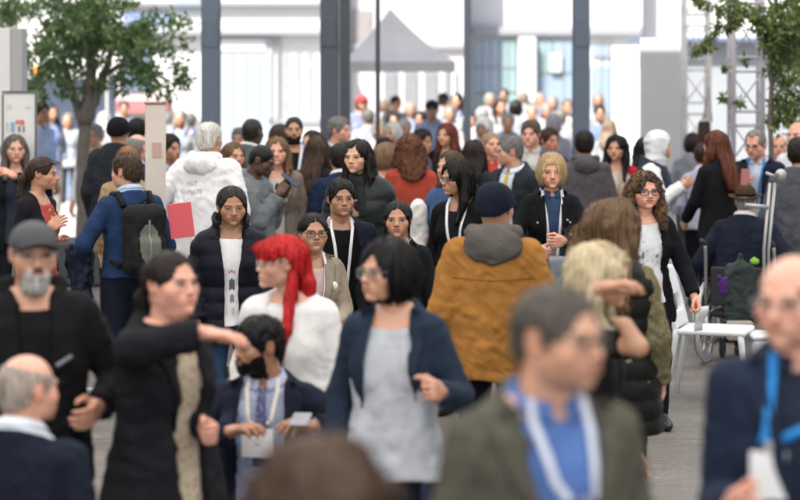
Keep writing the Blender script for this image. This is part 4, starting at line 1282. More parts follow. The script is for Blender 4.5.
def leaf_mat(c1, c2, key, c3=None):
    m, nt, b = new_mat(key)
    g_ = N(nt, 'ShaderNodeNewGeometry'); cr = N(nt, 'ShaderNodeValToRGB'); e = cr.color_ramp.elements
    e[0].color = rgba(c1); e[1].color = rgba(c2)
    if c3: x = cr.color_ramp.elements.new(.88); x.color = rgba(c2); e[len(e)-1].color = rgba(c3)
    nt.links.new(g_.outputs['Random Per Island'], cr.inputs[0]); nt.links.new(cr.outputs[0], b.inputs['Base Color'])
    b.inputs['Roughness'].default_value = .5
    t_ = N(nt, 'ShaderNodeBsdfTranslucent'); mx = N(nt, 'ShaderNodeMixShader'); mx.inputs[0].default_value = .45
    nt.links.new(cr.outputs[0], t_.inputs[0]); nt.links.new(b.outputs[0], mx.inputs[1]); nt.links.new(t_.outputs[0], mx.inputs[2])
    nt.links.new(mx.outputs[0], nt.nodes['Material Output'].inputs['Surface']); return m
bark = plain('bark', (.15, .13, .115), .9, var=.45, scale=14, bump=.8)
def tree(label, px, s, trunk_r, limbs, clusters, per, size, lm, seed, pot=None, droop=.5, asp=.42, name='tree'):
    x, y, _ = P3(px, HZ, s)
    r = empty(name, (x, y, 0), 0, label, 'tree')
    def loc(p): return ((p[0]-px)/s, p[2] if len(p) > 2 else 0., CH-(p[1]-HZ)/s)
    m = MB()
    for pts, r0, r1 in limbs:
        P_ = [loc(p) for p in pts]; P_[0] = (P_[0][0], P_[0][1], max(.0, P_[0][2]))
        # resample with a little wobble
        rg = random.Random(seed+len(m.v)); Q_ = []
        for i in range(len(P_)-1):
            for k in range(5):
                t0 = k/5; Q_.append(tuple(P_[i][j]*(1-t0)+P_[i+1][j]*t0+rg.uniform(-1, 1)*.012*(i+k > 0) for j in range(3)))
        Q_.append(P_[-1]); n = len(Q_)
        m.tube(Q_, [r0+(r1-r0)*i/(n-1) for i in range(n)], 9)
    m.build('trunk', bark, r, smooth=True)
    leaf_cloud('crown', [(loc(c), rad) for c, rad in clusters], per, size, lm, r, seed, asp, droop)
    if pot:
        h, w = pot
        Vp = MB(); Vp.box((0, 0, h/2), (w, w, h), bev=.03); Vp.build('planter', plain('planter_grey', (.06, .065, .07), .6), r)
    return r
rg = random.Random(5)
cl = []
for i in range(130):
    u, v_ = rg.gauss(0, .45), rg.gauss(0, .5)
    cx, cy = 96+u*88, 28+v_*62
    lim = 82-.0018*(cx-90)**2 if cx > 60 else 92
    if cy > lim: cy = lim-rg.random()*30
    cx = min(186, max(-30, cx))
    cl.append(((cx, cy, rg.uniform(-.7, .7)), (rg.uniform(.09, .19), .17, rg.uniform(.07, .13))))
for (x, y) in ((32, 84), (38, 92), (28, 70), (44, 76), (176, 78), (168, 92), (182, 66), (150, 84), (142, 70), (124, 84), (60, 70), (70, 86), (20, 10), (10, 5), (6, 20), (2, 14)):
    for k in range(2): cl.append(((x+rg.uniform(-6, 6), y+rg.uniform(-6, 6), rg.uniform(-.5, .5)), (.11, .11, .12)))
tree('bushy green tree with a slender forked trunk, left of the first column', 84, 100, .1,
     [([(84, 284), (83, 190), (85, 120)], .08, .062), ([(84, 128), (74, 98), (64, 60), (40, 20)], .055, .015), ([(85, 124), (90, 80), (92, 40), (100, -20)], .075, .02),
      ([(86, 122), (100, 88), (112, 50), (140, 20)], .06, .015), ([(92, 60, .1), (70, 30, .3), (50, 0, .4)], .035, .01), ([(104, 75, 0), (135, 60, -.2), (170, 50, -.3)], .03, .008), ([(80, 112, .0), (72, 85, -.2), (60, 70, -.3)], .03, .01)],
     cl, 58, .080, leaf_mat((.065, .125, .06), (.25, .35, .13), 'leaf_deep'), 3, pot=(.45, .62))
cl2 = []
for i in range(75):
    cx = 790+rg.gauss(0, 20); cy = 18+rg.gauss(0, 36)
    if cx < 768 and cy > 24: cx = 775+rg.random()*20
    cl2.append(((cx, cy, rg.uniform(-.5, .4)), (.11, .11, .12)))
for (x, y, r_) in ((700, 4, .05), (694, -2, .05), (712, 6, .05), (728, 6, .09), (735, 18, .09), (745, 8, .1), (755, 20, .09), (722, 22, .05), (716, 12, .05), (732, 30, .04), (762, 28, .08), (703, 46, .035), (694, 48, .03), (713, 47, .03), (706, 38, .02), (718, 30, .035), (770, 45, .10), (782, 60, .12), (776, 72, .10), (795, 70, .12), (790, 88, .10), (798, 100, .1), (785, 110, .09), (795, 125, .12), (775, 120, .08), (780, 30, .14), (795, 40, .15), (770, 14, .13), (786, 80, .13), (796, 112, .12), (779, 98, .09), (790, 52, .14), (745, 105, .03), (743, 62, .04), (725, 68, .02), (723, 100, .02)):
    for k in range(3 if r_ > .06 else 1): cl2.append(((x+rg.uniform(-4, 4), y+rg.uniform(-4, 4), rg.uniform(-.15, .15)), (r_, r_, r_)))
tree('small leaved tree at the right edge with drooping twigs over the lattice tower', 773, 116, .03,
     [([(773, 318), (772, 190), (771, 60), (776, -20)], .026, .018), ([(771, 45), (750, 15), (728, -4)], .012, .005), ([(772, 60), (762, 38), (742, 22)], .008, .003), ([(728, 0), (708, 8), (695, 14)], .006, .002), ([(735, 8), (716, 28), (705, 50)], .004, .002),
      ([(772, 85), (786, 66), (804, 60)], .009, .003), ([(772, 120), (785, 100), (800, 96)], .008, .003), ([(773, 20), (800, -10)], .012, .004)],
     cl2, 46, .064, leaf_mat((.055, .10, .035), (.19, .26, .07), 'leaf_small', (.44, .42, .12)), 8, pot=(.4, .5), droop=.7, asp=.36, name='small_tree')

# ------------------------------------------------------------------ lattice towers
def lattice(label, px, s, col, rz=0, H_=4.6, w=.27):
    x, y, _ = P3(px, HZ, s); r = empty('lattice_tower', (x, y, 0), rz, label, 'truss tower')
    mt = plain('truss_paint', col, .4, .2); h = w/2
    for sx in (-h, h):
        for sy in (-h, h): MB().tube([(sx, sy, .02), (sx, sy, H_)], .022, 10).build('chord', mt, r, smooth=True)
    br = MB(); k = 0; z = .13
    while z < H_-.3:
        for (a, b) in (((-h, -h), (h, -h)), ((h, -h), (h, h)), ((h, h), (-h, h)), ((-h, h), (-h, -h))):
            br.tube([(a[0], a[1], z), (b[0], b[1], z)], .012, 6); br.tube([(a[0], a[1], z+.13), (b[0], b[1], z+.13)], .012, 6)
            p, q = (a, b) if k % 2 else (b, a)
            br.tube([(p[0], p[1], z+.13), (q[0], q[1], z+.50)], .009, 6)
        z += .50; k += 1
    br.build('bracing', mt, r, smooth=True)
    MB().box((0, 0, .01), (.5, .5, .02), bev=.004).build('base_plate', mt, r)
    return r
lattice('white lattice tower right of the grey partition panel, the farther of two', 696, 88, (.62, .60, .57))
lattice('lilac-grey lattice tower beside the right tree, the nearer of two', 746, 108, (.50, .49, .54))

# ------------------------------------------------------------------ signs on the left
k = empty('exhibition_panel', P3(4, HZ, 112)[:2]+(0,), 0, 'tall blank white display block with a grey side at the left edge', 'display panel')
MB().box((-.12, 0, 1.26), (.36, .04, 2.52), bev=.004).build('front', plain('panel_white', (.66, .66, .67), .5, var=.03), k)
MB().box((.115, .12, 1.26), (.10, .28, 2.52), bev=.004).build('side', plain('panel_grey', (.36, .36, .37), .5, var=.03), k)
pb = empty('poster_board', P3(19.5, HZ, 126)[:2]+(0,), 0, 'framed white poster board with a small coloured emblem, at the left edge', 'poster')
zt_ = CH-(93-HZ)/126
MB().box((0, 0, (zt_+.35)/2), (.25, .02, zt_-.35)).build('poster', plain('poster_white', (.70, .70, .69), .5, var=.03), pb)
frm = MB()
frm.box((0, -.004, zt_+.008), (.272, .034, .016)); frm.box((0, -.004, .342), (.272, .034, .016))
for sx in (-.131, .131): frm.box((sx, -.004, (zt_+.35)/2), (.012, .034, zt_-.366))
frm.build('frame', plain('frame_grey', (.10, .10, .11), .4), pb)
for sx in (-.08, .08): MB().box((sx, .03, .17), (.03, .03, .34)).build('leg', steel, pb); 
for sx in (-.08, .08): MB().box((sx, .03, .01), (.05, .40, .02)).build('foot', steel, pb)
def mark(x0, x1, y0, y1, col):
    a = P3(x0, y0, 126); b = P3(x1, y1, 126); X0 = pb.location[0]
    MB().box(((a[0]+b[0])/2-X0, -.0125, (a[2]+b[2])/2), (b[0]-a[0], .004, a[2]-b[2])).build('emblem', plain('ink', col, .5), pb)
for a in ((11, 15, 122, 132, (.25, .38, .62)), (16, 20, 120, 124, (.62, .22, .18)), (20.4, 24.5, 120, 125, (.58, .16, .13)), (18, 21, 126, 132, (.25, .26, .30)), (23, 25, 126, 132, (.20, .22, .26)), (7, 8.5, 122, 131, (.45, .46, .48)), (7, 12, 104, 109, (.58, .58, .60)), (26, 31, 106, 108.5, (.56, .56, .58))): mark(*a)
tt = empty('totem_sign', P3(155.5, HZ, 148)[:2]+(0,), .06, 'narrow beige upright totem sign with a faint pink mark, right of the backpack wearer', 'sign')
zt_ = CH-(104-HZ)/148
MB().box((0, 0, (zt_+.06)/2), (.138, .05, zt_-.06), bev=.006).build('board', plain('totem_beige', (.62, .56, .50), .6, var=.12, scale=5), tt)
MB().box((.01, -.029, 1.62), (.06, .004, .10)).build('mark', plain('totem_pink', (.50, .33, .30), .6), tt)
MB().box((0, -.001, zt_+.006), (.15, .06, .014)).build('cap', plain('totem_cap', (.22, .16, .13), .5), tt)
MB().box((0, 0, .03), (.30, .30, .06), bev=.01).build('base', steel, tt)
os_ = empty('orange_sign', P3(39, HZ, 84)[:2]+(0,), 0, 'small sign with orange panels seen through the leaves of the left tree', 'sign')
for (y0, y1) in ((50, 55), (66, 76)):
    MB().box((0, -.02, CH-((y0+y1)/2-HZ)/84), (.13, .02, (y1-y0)/84), bev=.003).build('panel', plain('sign_orange', (.62, .22, .03), .5, var=.3, scale=20), os_)
MB().tube([(0, 0, 0), (0, 0, CH-(46-HZ)/84)], .02).build('post', plain('post_white', (.6, .6, .62), .5), os_)

# ------------------------------------------------------------------ white chairs, box, floor sticker
wch = plain('white_plastic', (.66, .69, .70), .38, var=.03)
def make_chair(label):
    r = empty('white_chair', (0, 0, 0), 0, label, 'chair')
    def leg(pts, rr): V, Q = tube(pts, rr, 10); return mesh_obj('leg', V, Q, wch, r)
    for sx in (-.19, .19):
        leg([(sx*1.05, .30, 0), (sx, .235, .40), (sx, .225, .47)], [.016, .022, .024])
        leg([(sx*1.02, -.235, 0), (sx, -.20, .38), (sx, -.19, .44)], [.016, .021, .023])
    f = lambda P: rbox(P, (0, .0, .452-0), (.215, .225, .018), .016)-.0+.0*P[0]
    V, Q = mesh_sdf(lambda P: smax(f(P), -ell(P, (0, 0, .56), (.19, .20, .098)), .01), (-.26, -.27, .40), (.26, .27, .50), .010); mesh_obj('seat', V, Q, wch, r)
    fb_ = lambda P: smax(rbox(P, (0, .245+.35*0, .66), (.205, .022, .20), .018), -rbox(P, (0, .245, .62), (.15, .1, .055), .03), .008)
    def fback(P):
        y = P[1]-.22*(P[2]-.45)-.12*(P[2]-.45)**2+.35*P[0]**2
        return fb_([P[0], y, P[2]])
    V, Q = mesh_sdf(fback, (-.26, .10, .44), (.26, .42, .90), .010); mesh_obj('backrest', V, Q, wch, r)
    return r
ch1 = make_chair('empty white plastic chair in the open floor, in front of the wheelchair')
p = P3(716, HZ, 152); ch1.location = (p[0], p[1], 0); ch1.rotation_euler = (0, 0, math.radians(72))
bx = empty('white_bin', P3(767, HZ, 152)[:2]+(0,), .1, 'white box standing at the front edge of the empty chair', 'box')
MB().box((0, 0, .20), (.26, .28, .40), bev=.02).build('body', wch, bx)
MB().box((0, 0, .418), (.28, .30, .034), bev=.012).build('lid', wch, bx)
sx = P3(86, 408, 156); stk = MB()
fs_ = empty('floor_sticker', (sx[0], sx[1], .004), .05, 'green floor marking with black dashes beside the hanging hand of the bearded man', 'floor marking')
MB().box((0, 0, .001), (.16, .10, .002)).build('strip', plain('sticker_green', (.06, .42, .20), .5, var=.15), fs_)
dk = MB()
for i, w in enumerate((.012, .02, .01, .016, .022)): dk.box((-.06+i*.028, -.0, .003), (w, .05, .002))
dk.build('dashes', plain('ink_black', (.02, .02, .02), .6), fs_)
ws_ = P3(84, 397, 151)
tag(MB().box((ws_[0], ws_[1], .03), (.30, .05, .05), .05, bev=.008).build('threshold_strip', plain('pale_strip', (.55, .56, .58), .5)), 'low white strip lying on the floor behind the green floor marking', 'floor strip')
# ------------------------------------------------------------------ wardrobe
def TEE(c, **k): return ('t_shirt', c, dict(dict(off=.005, nz=.045, slope=.5, hem=-.54, sleeve='short', amp=.003), **k))
def SWT(c, **k): return ('sweater', c, dict(dict(off=.012, nz=.055, slope=.45, hem=-.56, loose=.012, amp=.0045), **k))
def SHT(c, **k): return ('shirt', c, dict(dict(off=.005, nz=.056, hem=-.56, shirtcollar=.042, amp=.003), **k))
def TOP(c, **k): return ('top', c, dict(dict(off=.004, nz=.03, slope=.55, hem=-.56, amp=.004), **k))
def BLZ(c, **k): return ('blazer', c, dict(dict(off=.018, hem=-.64, nz=.060, open=[(.075, .066), (-.05, .050), (-.32, .004), (-.64, .03)], lapel=.062, amp=.0045, mat=dict(bump=.2)), **k))
def OPB(c, **k): return ('blazer', c, dict(dict(off=.018, hem=-.64, nz=.060, open=[(.075, .066), (-.1, .075), (-.32, .08), (-.64, .10)], lapel=.05, amp=.005, mat=dict(bump=.2)), **k))
def JKT(c, **k): return ('jacket', c, dict(dict(off=.022, hem=-.62, nz=.066, loose=.012, amp=.008), **k))
def PUF(c, **k): return ('puffer_jacket', c, dict(dict(off=.026, hem=-.64, nz=.07, puff=.013, amp=.0035, mat=dict(rough=.6, sheen=0)), **k))
def DEN(c, **k): return ('denim_jacket', c, dict(dict(off=.018, hem=-.50, nz=.064, open=[(.08, .060), (-.15, .055), (-.6, .07)], lapel=.045, amp=.006), **k))
def COA(c, **k): return ('coat', c, dict(dict(off=.024, hem=-.95, nz=.062, open=[(.08, .060), (-.1, .055), (-.4, .05), (-.95, .09)], lapel=.06, loose=.01, flare=.02, amp=.006), **k))
BIZ = dict(legs=(.012, .015, .025))

def world(B, V):
    c, s = math.cos(B.yaw), math.sin(B.yaw); V = np.asarray(V, dtype=float)
    return np.stack([V[:, 0]*c-V[:, 1]*s+B.X, V[:, 0]*s+V[:, 1]*c+B.Y, V[:, 2]], 1)
def prop(B, name, V, Q, mat, label=None, cat=None, parent=None, smooth=True):
    """single mesh given in the body space of a person, placed in the world"""
    Wv = world(B, V)
    if parent is None:
        c = Wv.mean(0); o = mesh_obj(name, Wv-c, Q, mat, None, smooth); o.location = c; return tag(o, label, cat)
    return mesh_obj(name, Wv-np.array(parent.location), Q, mat, parent, smooth)
def prop_root(B, name, p, label, cat):
    w = world(B, [p])[0]; return empty(name, tuple(w), 0, label, cat)
def hand_point(B, side, d=.085):
    S, E, Wp = B.arm[side][:3]; n = (Wp-E)/np.linalg.norm(Wp-E); return Wp+n*d
def phone(B, p, tilt, label, rz=0., col=(.02, .02, .022)):
    m = MB().box((0, 0, 0), (.072, .009, .148), bev=.004); V = np.array(m.v)
    ct, st_ = math.cos(tilt), math.sin(tilt); V = np.stack([V[:, 0], V[:, 1]*ct-V[:, 2]*st_, V[:, 1]*st_+V[:, 2]*ct], 1)
    cr, sr = math.cos(rz), math.sin(rz); V = np.stack([V[:, 0]*cr-V[:, 1]*sr, V[:, 0]*sr+V[:, 1]*cr, V[:, 2]], 1)+np.array(p)
    return prop(B, 'phone', V, m.f, plain('phone_glass', col, .2), label, 'phone', smooth=False)

# ------------------------------------------------------------------ foreground
f1 = person('man in an olive tweed jacket and blue shirt with a white lanyard, glasses, looking right', 553, 279, 468, 22, g='m', skin=LIGHT, fat=.35, stubble=.35,
    hair=('short', (.085, .072, .060), dict(t=.008, vol=0)), glasses=((.10, .09, .08), .0016), hyaw=30, pitch=2, w=1.05,
    wear=[SHT((.080, .15, .37)), BLZ((.082, .078, .060), mat=dict(bump=.35, scale=40, var=.3), open=[(.075, .085), (-.05, .085), (-.34, .03), (-.64, .05)])], lgap=.034, lan=((.62, .66, .74), -.14, True, .019, .03))
f2 = person('balding man in a navy blazer with a bright blue lanyard, cut by the right edge', 799, 248, 415, -8, g='m', skin=PINK, fat=.5, stubble=.2,
    hair=('fringe', (.10, .075, .055)), glasses=((.25, .24, .24), .0014), hyaw=-28, pitch=3, eye=.9,
    wear=[SHT((.02, .028, .05)), BLZ((.017, .026, .055), open=[(.075, .075), (-.05, .06), (-.34, .01), (-.64, .04)])], lan=((.03, .24, .62), -.14, True, .022, -.075),
    arms={'R': ('px', 733, 506, -.20, 'relax', (-.10, 1, -.5))})
f3 = person('woman in a black coat stretching one arm out to the right, dark hair tied back', 172, 247, 292, 48, g='f', skin=PINK, fat=.8,
    hair=('tied', DKBR, dict(tail=.22)), hyaw=2, pitch=-2, w=1.12,
    wear=[TOP((.42, .36, .27), mat=dict(stripes=('floral', (.30, .20, .12), 40)), hem=-.95), COA((.016, .016, .021), open=[(.08, .065), (-.1, .055), (-.4, .05), (-.95, .06)], amp=.009)],
    arms={'R': ('px', 204, 333, -.32, 'open', (-.85, .04, -.1), (0, 0, -1), (1, -.1, -.06)), 'L': ('px', 206, 428, -.05, 'grip', (.3, .9, -.3))}, legs=(.01, .01, .012))
f4 = person('man with a grey baseball cap, grey beard and black jacket at the left', 33, 217, 288, 14, g='m', skin=LIGHT, fat=.3,
    hair=('crop', SALT), headwear=('cap', (.085, .088, .095)), glasses=((.16, .16, .16), .0013), beard=('goatee', (.42, .41, .39), .013, (.05, .042, .036)), hyaw=4, pitch=2, stubble=.3, w=1.08,
    wear=[TEE((.012, .012, .013)), JKT((.012, .012, .014), open=[(.08, .05), (-.2, .055), (-.62, .06)])], neckwear=[('hood', (.013, .013, .015), 1.0)],
    arms={'L': ('px', 97, 408, -.12, 'relax')}, legs=(.012, .012, .014))
f5 = person('seated bald man in a navy suit seen from behind, bottom left corner', 25, 349, 318, 166, g='m', skin=PINK, fat=.4, sit=True, hair=('fringe', (.30, .25, .21)), hyaw=-30,
    wear=[SHT((.62, .66, .72), nz=.075), JKT((.012, .017, .032), hem=-.60, nz=.05)], legs=DNAVY)
f6 = person('dark blond head bowed forward close to the camera, bottom centre', 322, 421, 585, 14, g='f', skin=PINK, hair=('long', (.085, .052, .034), dict(len=.36, t=.028, hw=.125, wave=1, mat=dict(streak=.6))), pitch=26, hyaw=-12,
    wear=[SWT((.52, .36, .40), off=.014)])
f7 = person('woman with a black bob and glasses in a navy blazer over a pale grey top', 392, 236, 276, -14, g='f', skin=LIGHT, fat=.2,
    hair=('bob', BLACK, dict(len=.135, fw=.056, part=.012)), glasses=((.22, .23, .27), .0016, .35), hyaw=-40, pitch=2, u=1.0,
    wear=[TOP((.46, .48, .52), amp=.006, loose=.02), OPB((.022, .034, .060), open=[(.075, .066), (-.1, .085), (-.32, .10), (-.64, .12)])],
    arms={'L': ('px', 440, 392, -.24, 'fist', (.12, 1, -.3)), 'R': 'hang'}, legs=(.010, .012, .02))
f8 = person('seated man with a black beard, dark blazer, patterned tie and white badge', 264, 314, 252, -6, g='m', lgap=.02, blift=.014, skin=OLIVE, sit=True, fat=.3,
    hair=('short', BLACK, dict(t=.011)), beard=('full', BLACK, .006), hyaw=-50, pitch=4, w=1.04,
    wear=[SHT((.34, .38, .52), mat=dict(stripes=('floral', (.24, .27, .42), 60))), BLZ((.014, .018, .036), open=[(.075, .085), (-.05, .10), (-.34, .10), (-.64, .10)])], lan=((.72, .70, .62), -.105, True, .018, -.01, .062, (.80, .80, .79), (.125, .110)),
    arms={'L': ('px', 313, 426, -.26, 'relax', (.8, .4, -.3), (-.3, 0, -1)), 'R': ('px', 229, 432, -.22, 'relax', (-.8, .4, -.3), (.3, 0, -1))}, legs=(.03, .032, .04))
f9 = person('woman with bright red hair and a white sweatshirt, in profile facing left', 285, 233, 238, -22, g='f', skin=FAIR,
    hair=('mohair', (.50, .016, .018), dict(mat=dict(streak=.6))), hyaw=-52, pitch=2, glasses=((.5, .5, .55), .0013), u=.95, w=1.18,
    wear=[SWT((.70, .69, .68), off=.02, loose=.03, mat=dict(var=.06))], lan=((.66, .60, .62), -.34, True, .014), legs=(.03, .05, .10))
f10 = person('person in a mustard jacket and dark knitted beanie, back turned', 494, 180, 214, 176, g='m', skin=TAN, hair=('none', BROWN), headwear=('beanie', (.013, .018, .034)), hyaw=-22, w=1.05,
    wear=[JKT((.32, .145, .034), off=.026, loose=.024, amp=.010, nz=.05, mat=dict(var=.15))], neckwear=[('hood', (.105, .094, .085), 1.25)])
f11 = person('blonde woman in a black top shading her eyes with her raised hand', 598, 239, 286, 72, g='f', skin=TAN, fat=.2,
    hair=('long', (.60, .50, .33), dict(len=.26, fl=.2, t=.022, wave=1)), hyaw=2, pitch=6, u=.95,
    wear=[TOP((.012, .012, .014), sleeve='short')],
    arms={'R': ('px', 602, 288, -.25, 'relax', (-.1, -.66, -.6), (0, 0, -1), (.95, -.1, .22)), 'L': (.2, -.1, -.45, 'relax')}, legs=(.012, .012, .014))
f12 = person('woman with long light brown hair seen from behind, black quilted vest over olive fleece', 612, 201, 228, 158, g='f', skin=LIGHT,
    hair=('long', (.125, .072, .036), dict(len=.42, hw=.165, t=.048, wave=1, mat=dict(streak=.6))), hyaw=-8, w=1.12,
    wear=[SWT((.145, .125, .070), off=.028, amp=.010, mat=dict(bump=.9, scale=60, var=.35)), PUF((.012, .012, .012), off=.036, hem=-.74, sleeve=None)], legs=(.007, .007, .008), hilegs=True,
    arms={'L': (.2, -.22, -.40, 'grip')})

# ------------------------------------------------------------------ the ones in focus
m1 = person('woman in a navy black puffer jacket over a white printed t-shirt, eyes lowered', 231, 182, 188, 6, g='f', skin=OLIVE, fat=.3, hair=('tied', (.024, .015, .010), dict(bun=0, fronts=1)), hyaw=6, pitch=9, eye=.62, lip=(.30, .06, .07),
    wear=[TEE((.70, .70, .70), amp=.004, nz=.04), PUF((.008, .010, .020), open=[(.085, .075), (-.06, .055), (-.2, .035), (-.66, .042)], collar=('stand', .090, .05))], legs=(.025, .05, .11), w=1.05)
m2 = person('woman with black framed glasses in a beige blazer with a round badge', 313, 210, 182, 18, g='f', skin=TAN, fat=.9, hair=('tied', BLACK, dict(bun=1)), glasses=((.010, .009, .009), .0024), hyaw=-2, pitch=2, lip=(.28, .08, .08),
    wear=[TOP((.55, .40, .40)), BLZ((.27, .225, .175), open=[(.075, .07), (-.05, .055), (-.3, .03), (-.64, .06)])], lan=((.74, .74, .73), -.36, False, .016), w=1.05,
    arms={'L': (.10, -.26, -.34, 'grip')}, legs=(.02, .02, .022))
m3 = person('young black haired man in a navy jacket and black t-shirt, white lanyard', 341, 178, 173, 10, g='m', skin=OLIVE, hair=('short', BLACK, dict(t=.009)), hyaw=4, pitch=0, brow=(.008, .007, .006), lip=(.27, .11, .09),
    wear=[TEE((.008, .008, .010)), JKT((.011, .015, .032), open=[(.08, .07), (-.1, .10), (-.62, .12)], loose=.0, amp=.005)], lan=((.72, .73, .75), -.46, False, .018), legs=DNAVY)
m4 = person('woman with black hair tied back and a dark jacket, facing the camera squarely', 398, 198, 178, -2, g='f', skin=TAN, hair=('tied', BLACK, dict(fronts=1, bun=1)), pitch=1, hyaw=-2, lip=(.36, .08, .08),
    wear=[TOP((.03, .03, .035), nz=.05), BLZ((.012, .012, .016))], lan=((.45, .47, .52), -.35, False, .012), legs=DNAVY)
m5 = person('tall woman with long straight black hair in a dark quilted jacket and scarf', 359, 137, 162, -10, g='f', skin=FAIR, hair=('long', (.014, .010, .008), dict(len=.42, fl=.34, fw=.062, part=.004)), hyaw=-16, pitch=3, eye=.8, glasses=None,
    wear=[PUF((.028, .034, .034), off=.032, hem=-.66, open=[(.08, .03), (-.66, .03)], mat=dict(rough=.42, sheen=0))], neckwear=[('scarf', (.026, .030, .030), 1.15)], w=1.05)
m6 = person('woman with long black hair, thin glasses and white lanyard, looking left', 459, 158, 168, -24, g='f', skin=TAN, hair=('long', BLACK, dict(len=.34, t=.02, fl=.3, one=1)), glasses=((.10, .10, .11), .0014, .2), hyaw=-34, pitch=4, smile=2.0, teeth=1, lip=(.42, .12, .11),
    wear=[TOP((.02, .02, .025)), JKT(BLK, open=[(.08, .06), (-.1, .05), (-.62, .06)], off=.016)], lan=((.74, .74, .76), -.40, False, .018))
m7 = person('woman with a chin length blonde bob, black denim jacket and white lanyard', 552, 151, 164, 4, g='f', skin=(.60, .35, .26), hair=('bob', (.46, .33, .17), dict(len=.105, fw=.054, part=-.012, bang=.01)), hyaw=-4, pitch=5, eye=.7, brow=(.16, .10, .06),
    wear=[SHT((.030, .055, .11)), DEN((.009, .010, .013))], lan=((.74, .75, .78), -.50, False, .020), arms={'L': ('px', 563, 241, -.26, 'grip', (.8, .5, -.3)), 'R': ('px', 539, 250, -.22, 'grip', (-.8, .5, -.3))}, legs=(.015, .02, .035))
m8 = person('curly haired woman with dark glasses, black blazer and a t-shirt with coloured squares', 645, 170, 174, 10, g='f', skin=PINK, fat=.5, hair=('curly', (.050, .030, .018), dict(len=.27, fl=.25, fw=.062, part=.004, mat=dict(tip=(.16, .085, .04)))), glasses=((.010, .010, .012), .0024), hyaw=2, pitch=1, lip=(.38, .10, .10),
    wear=[TEE((.66, .68, .70), nz=.035, amp=.005, loose=.012), OPB((.009, .010, .015), open=[(.075, .08), (-.1, .085), (-.32, .085), (-.74, .085)], hem=-.66, lapel=.045)], arms={'L': ('px', 697, 304, -.10, 'grip', (.6, .8, -.2))}, stride=.06, legs=(.008, .009, .012), w=1.06)
m9 = person('man in a brown brimmed hat and navy jacket sitting in the wheelchair, back turned', 746, 183, 136, 160, g='m', ks=1, hs=.88, skin=LIGHT, sit=True, hair=('crop', GREY), headwear=('hat', (.060, .032, .016)), hyaw=0, w=1.12,
    wear=[SHT((.55, .56, .58), nz=.075), JKT((.014, .019, .038), off=.024, nz=.06, hem=-.5, loose=.02)], arms={'L': (.28, -.18, -.40, 'grip'), 'R': (-.28, -.18, -.40, 'grip')}, legs=(.02, .022, .03))
m10 = person('grey haired man with glasses and navy suit looking down at his phone', 757, 127, 134, -22, g='m', skin=PINK, fat=.3, hair=('recede', GREY), glasses=((.05, .05, .05), .0016), hyaw=-10, pitch=14, smile=1.5,
    wear=[SHT((.42, .50, .62)), BLZ((.013, .018, .040), open=[(.075, .075), (-.05, .07), (-.34, .05), (-.64, .07)])], lan=((.05, .22, .52), -.30, False, .018), arms={'R': ('px', 740, 184, -.28, 'grip', (-.7, .3, -.6))}, **BIZ)
m11 = person('man in a grey suit cut by the right edge, dark hair, seen from behind', 800, 137, 143, 150, g='m', skin=LIGHT, hair=('short', DKBR), wear=[JKT((.075, .080, .095))])
m12 = person('bald man in a white shirt at the right edge, behind the men in suits', 797, 120, 128, -40, g='m', skin=PINK, fat=.6, hair=('fringe', WHITEH), wear=[SHT((.66, .66, .67))])
m12b = person('pink faced bald man half hidden between two suits at the right', 779, 133, 117, -10, g='m', skin=PINK, fat=.4, hair=('fringe', GREY), wear=[SHT((.62, .62, .64))])
m13 = person('woman with long auburn hair and black top, back turned, left of the nearer lattice tower', 716, 128, 136, 208, g='f', skin=FAIR, hair=('long', (.115, .035, .018), dict(len=.40, hw=.085)), wear=[SWT((.012, .012, .015), off=.010)], arms={'L': (.15, -.25, -.42, 'grip')}, hyaw=14)
m14 = person('person in a pale lilac shirt standing behind the auburn haired woman', 704, 141, 118, 160, g='f', skin=LIGHT, hair=('tied', BROWN, {}), wear=[SHT((.48, .47, .60))])
m15 = person('woman in a white headscarf and dark vest over a white blouse, facing right', 659, 129, 134, 78, g='f', skin=LIGHT, hair=('none', BLACK), headwear=('headscarf', (.66, .67, .70)), hyaw=6, wear=[SHT((.70, .70, .71), off=.02, loose=.02, amp=.009), PUF((.025, .032, .055), off=.03, sleeve=None, hem=-.5, puff=.004)], arms={'R': ('px', 683, 186, -.15, 'relax', (-.6, .5, -.6))})
m16 = person('dark haired woman peeking out left of the white headscarf', 645, 136, 119, 160, g='f', skin=LIGHT, hair=('long', BLACK, dict(len=.3)), wear=[SWT((.05, .035, .035))])
m17 = person('woman with long black hair in a red cardigan over a cream top', 617, 134, 122, -8, g='f', skin=LIGHT, hair=('long', BLACK, dict(len=.36, fl=.30, t=.02)), hyaw=-12, wear=[TOP((.60, .50, .44), off=.010), JKT((.52, .02, .03), off=.014, loose=0, open=[(.08, .07), (-.1, .09), (-.62, .10)])], arms={'R': (-.12, -.24, -.35, 'grip'), 'L': (.12, -.26, -.33, 'grip')})
m18 = person('man with short dark hair in a charcoal grey hoodie, back turned', 584, 130, 126, 184, g='m', skin=TAN, hair=('short', DKBR, dict(t=.009)), hyaw=-10, wear=[JKT((.085, .080, .090), off=.02)], neckwear=[('hood', (.080, .076, .086), 1.0)])
m19 = person('grey haired man in a black quilted jacket with a yellow tie, in profile facing left', 511, 135, 138, -42, g='m', skin=LIGHT, fat=.3, hair=('short', (.15, .145, .14), dict(t=.010)), glasses=((.15, .15, .15), .0013), hyaw=-42, pitch=3,
    wear=[SHT((.55, .62, .70)), PUF((.016, .022, .030), open=[(.085, .075), (-.1, .07), (-.66, .08)], puff=.007)], )
m20 = person('tall brown haired man standing behind the grey haired man in the quilted jacket', 531, 120, 122, -12, g='m', skin=PINK, fat=.4, hair=('short', (.09, .065, .045)), hyaw=-6, wear=[SHT((.50, .50, .47)), JKT((.10, .11, .12), open=[(.08, .07), (-.62, .09)])])
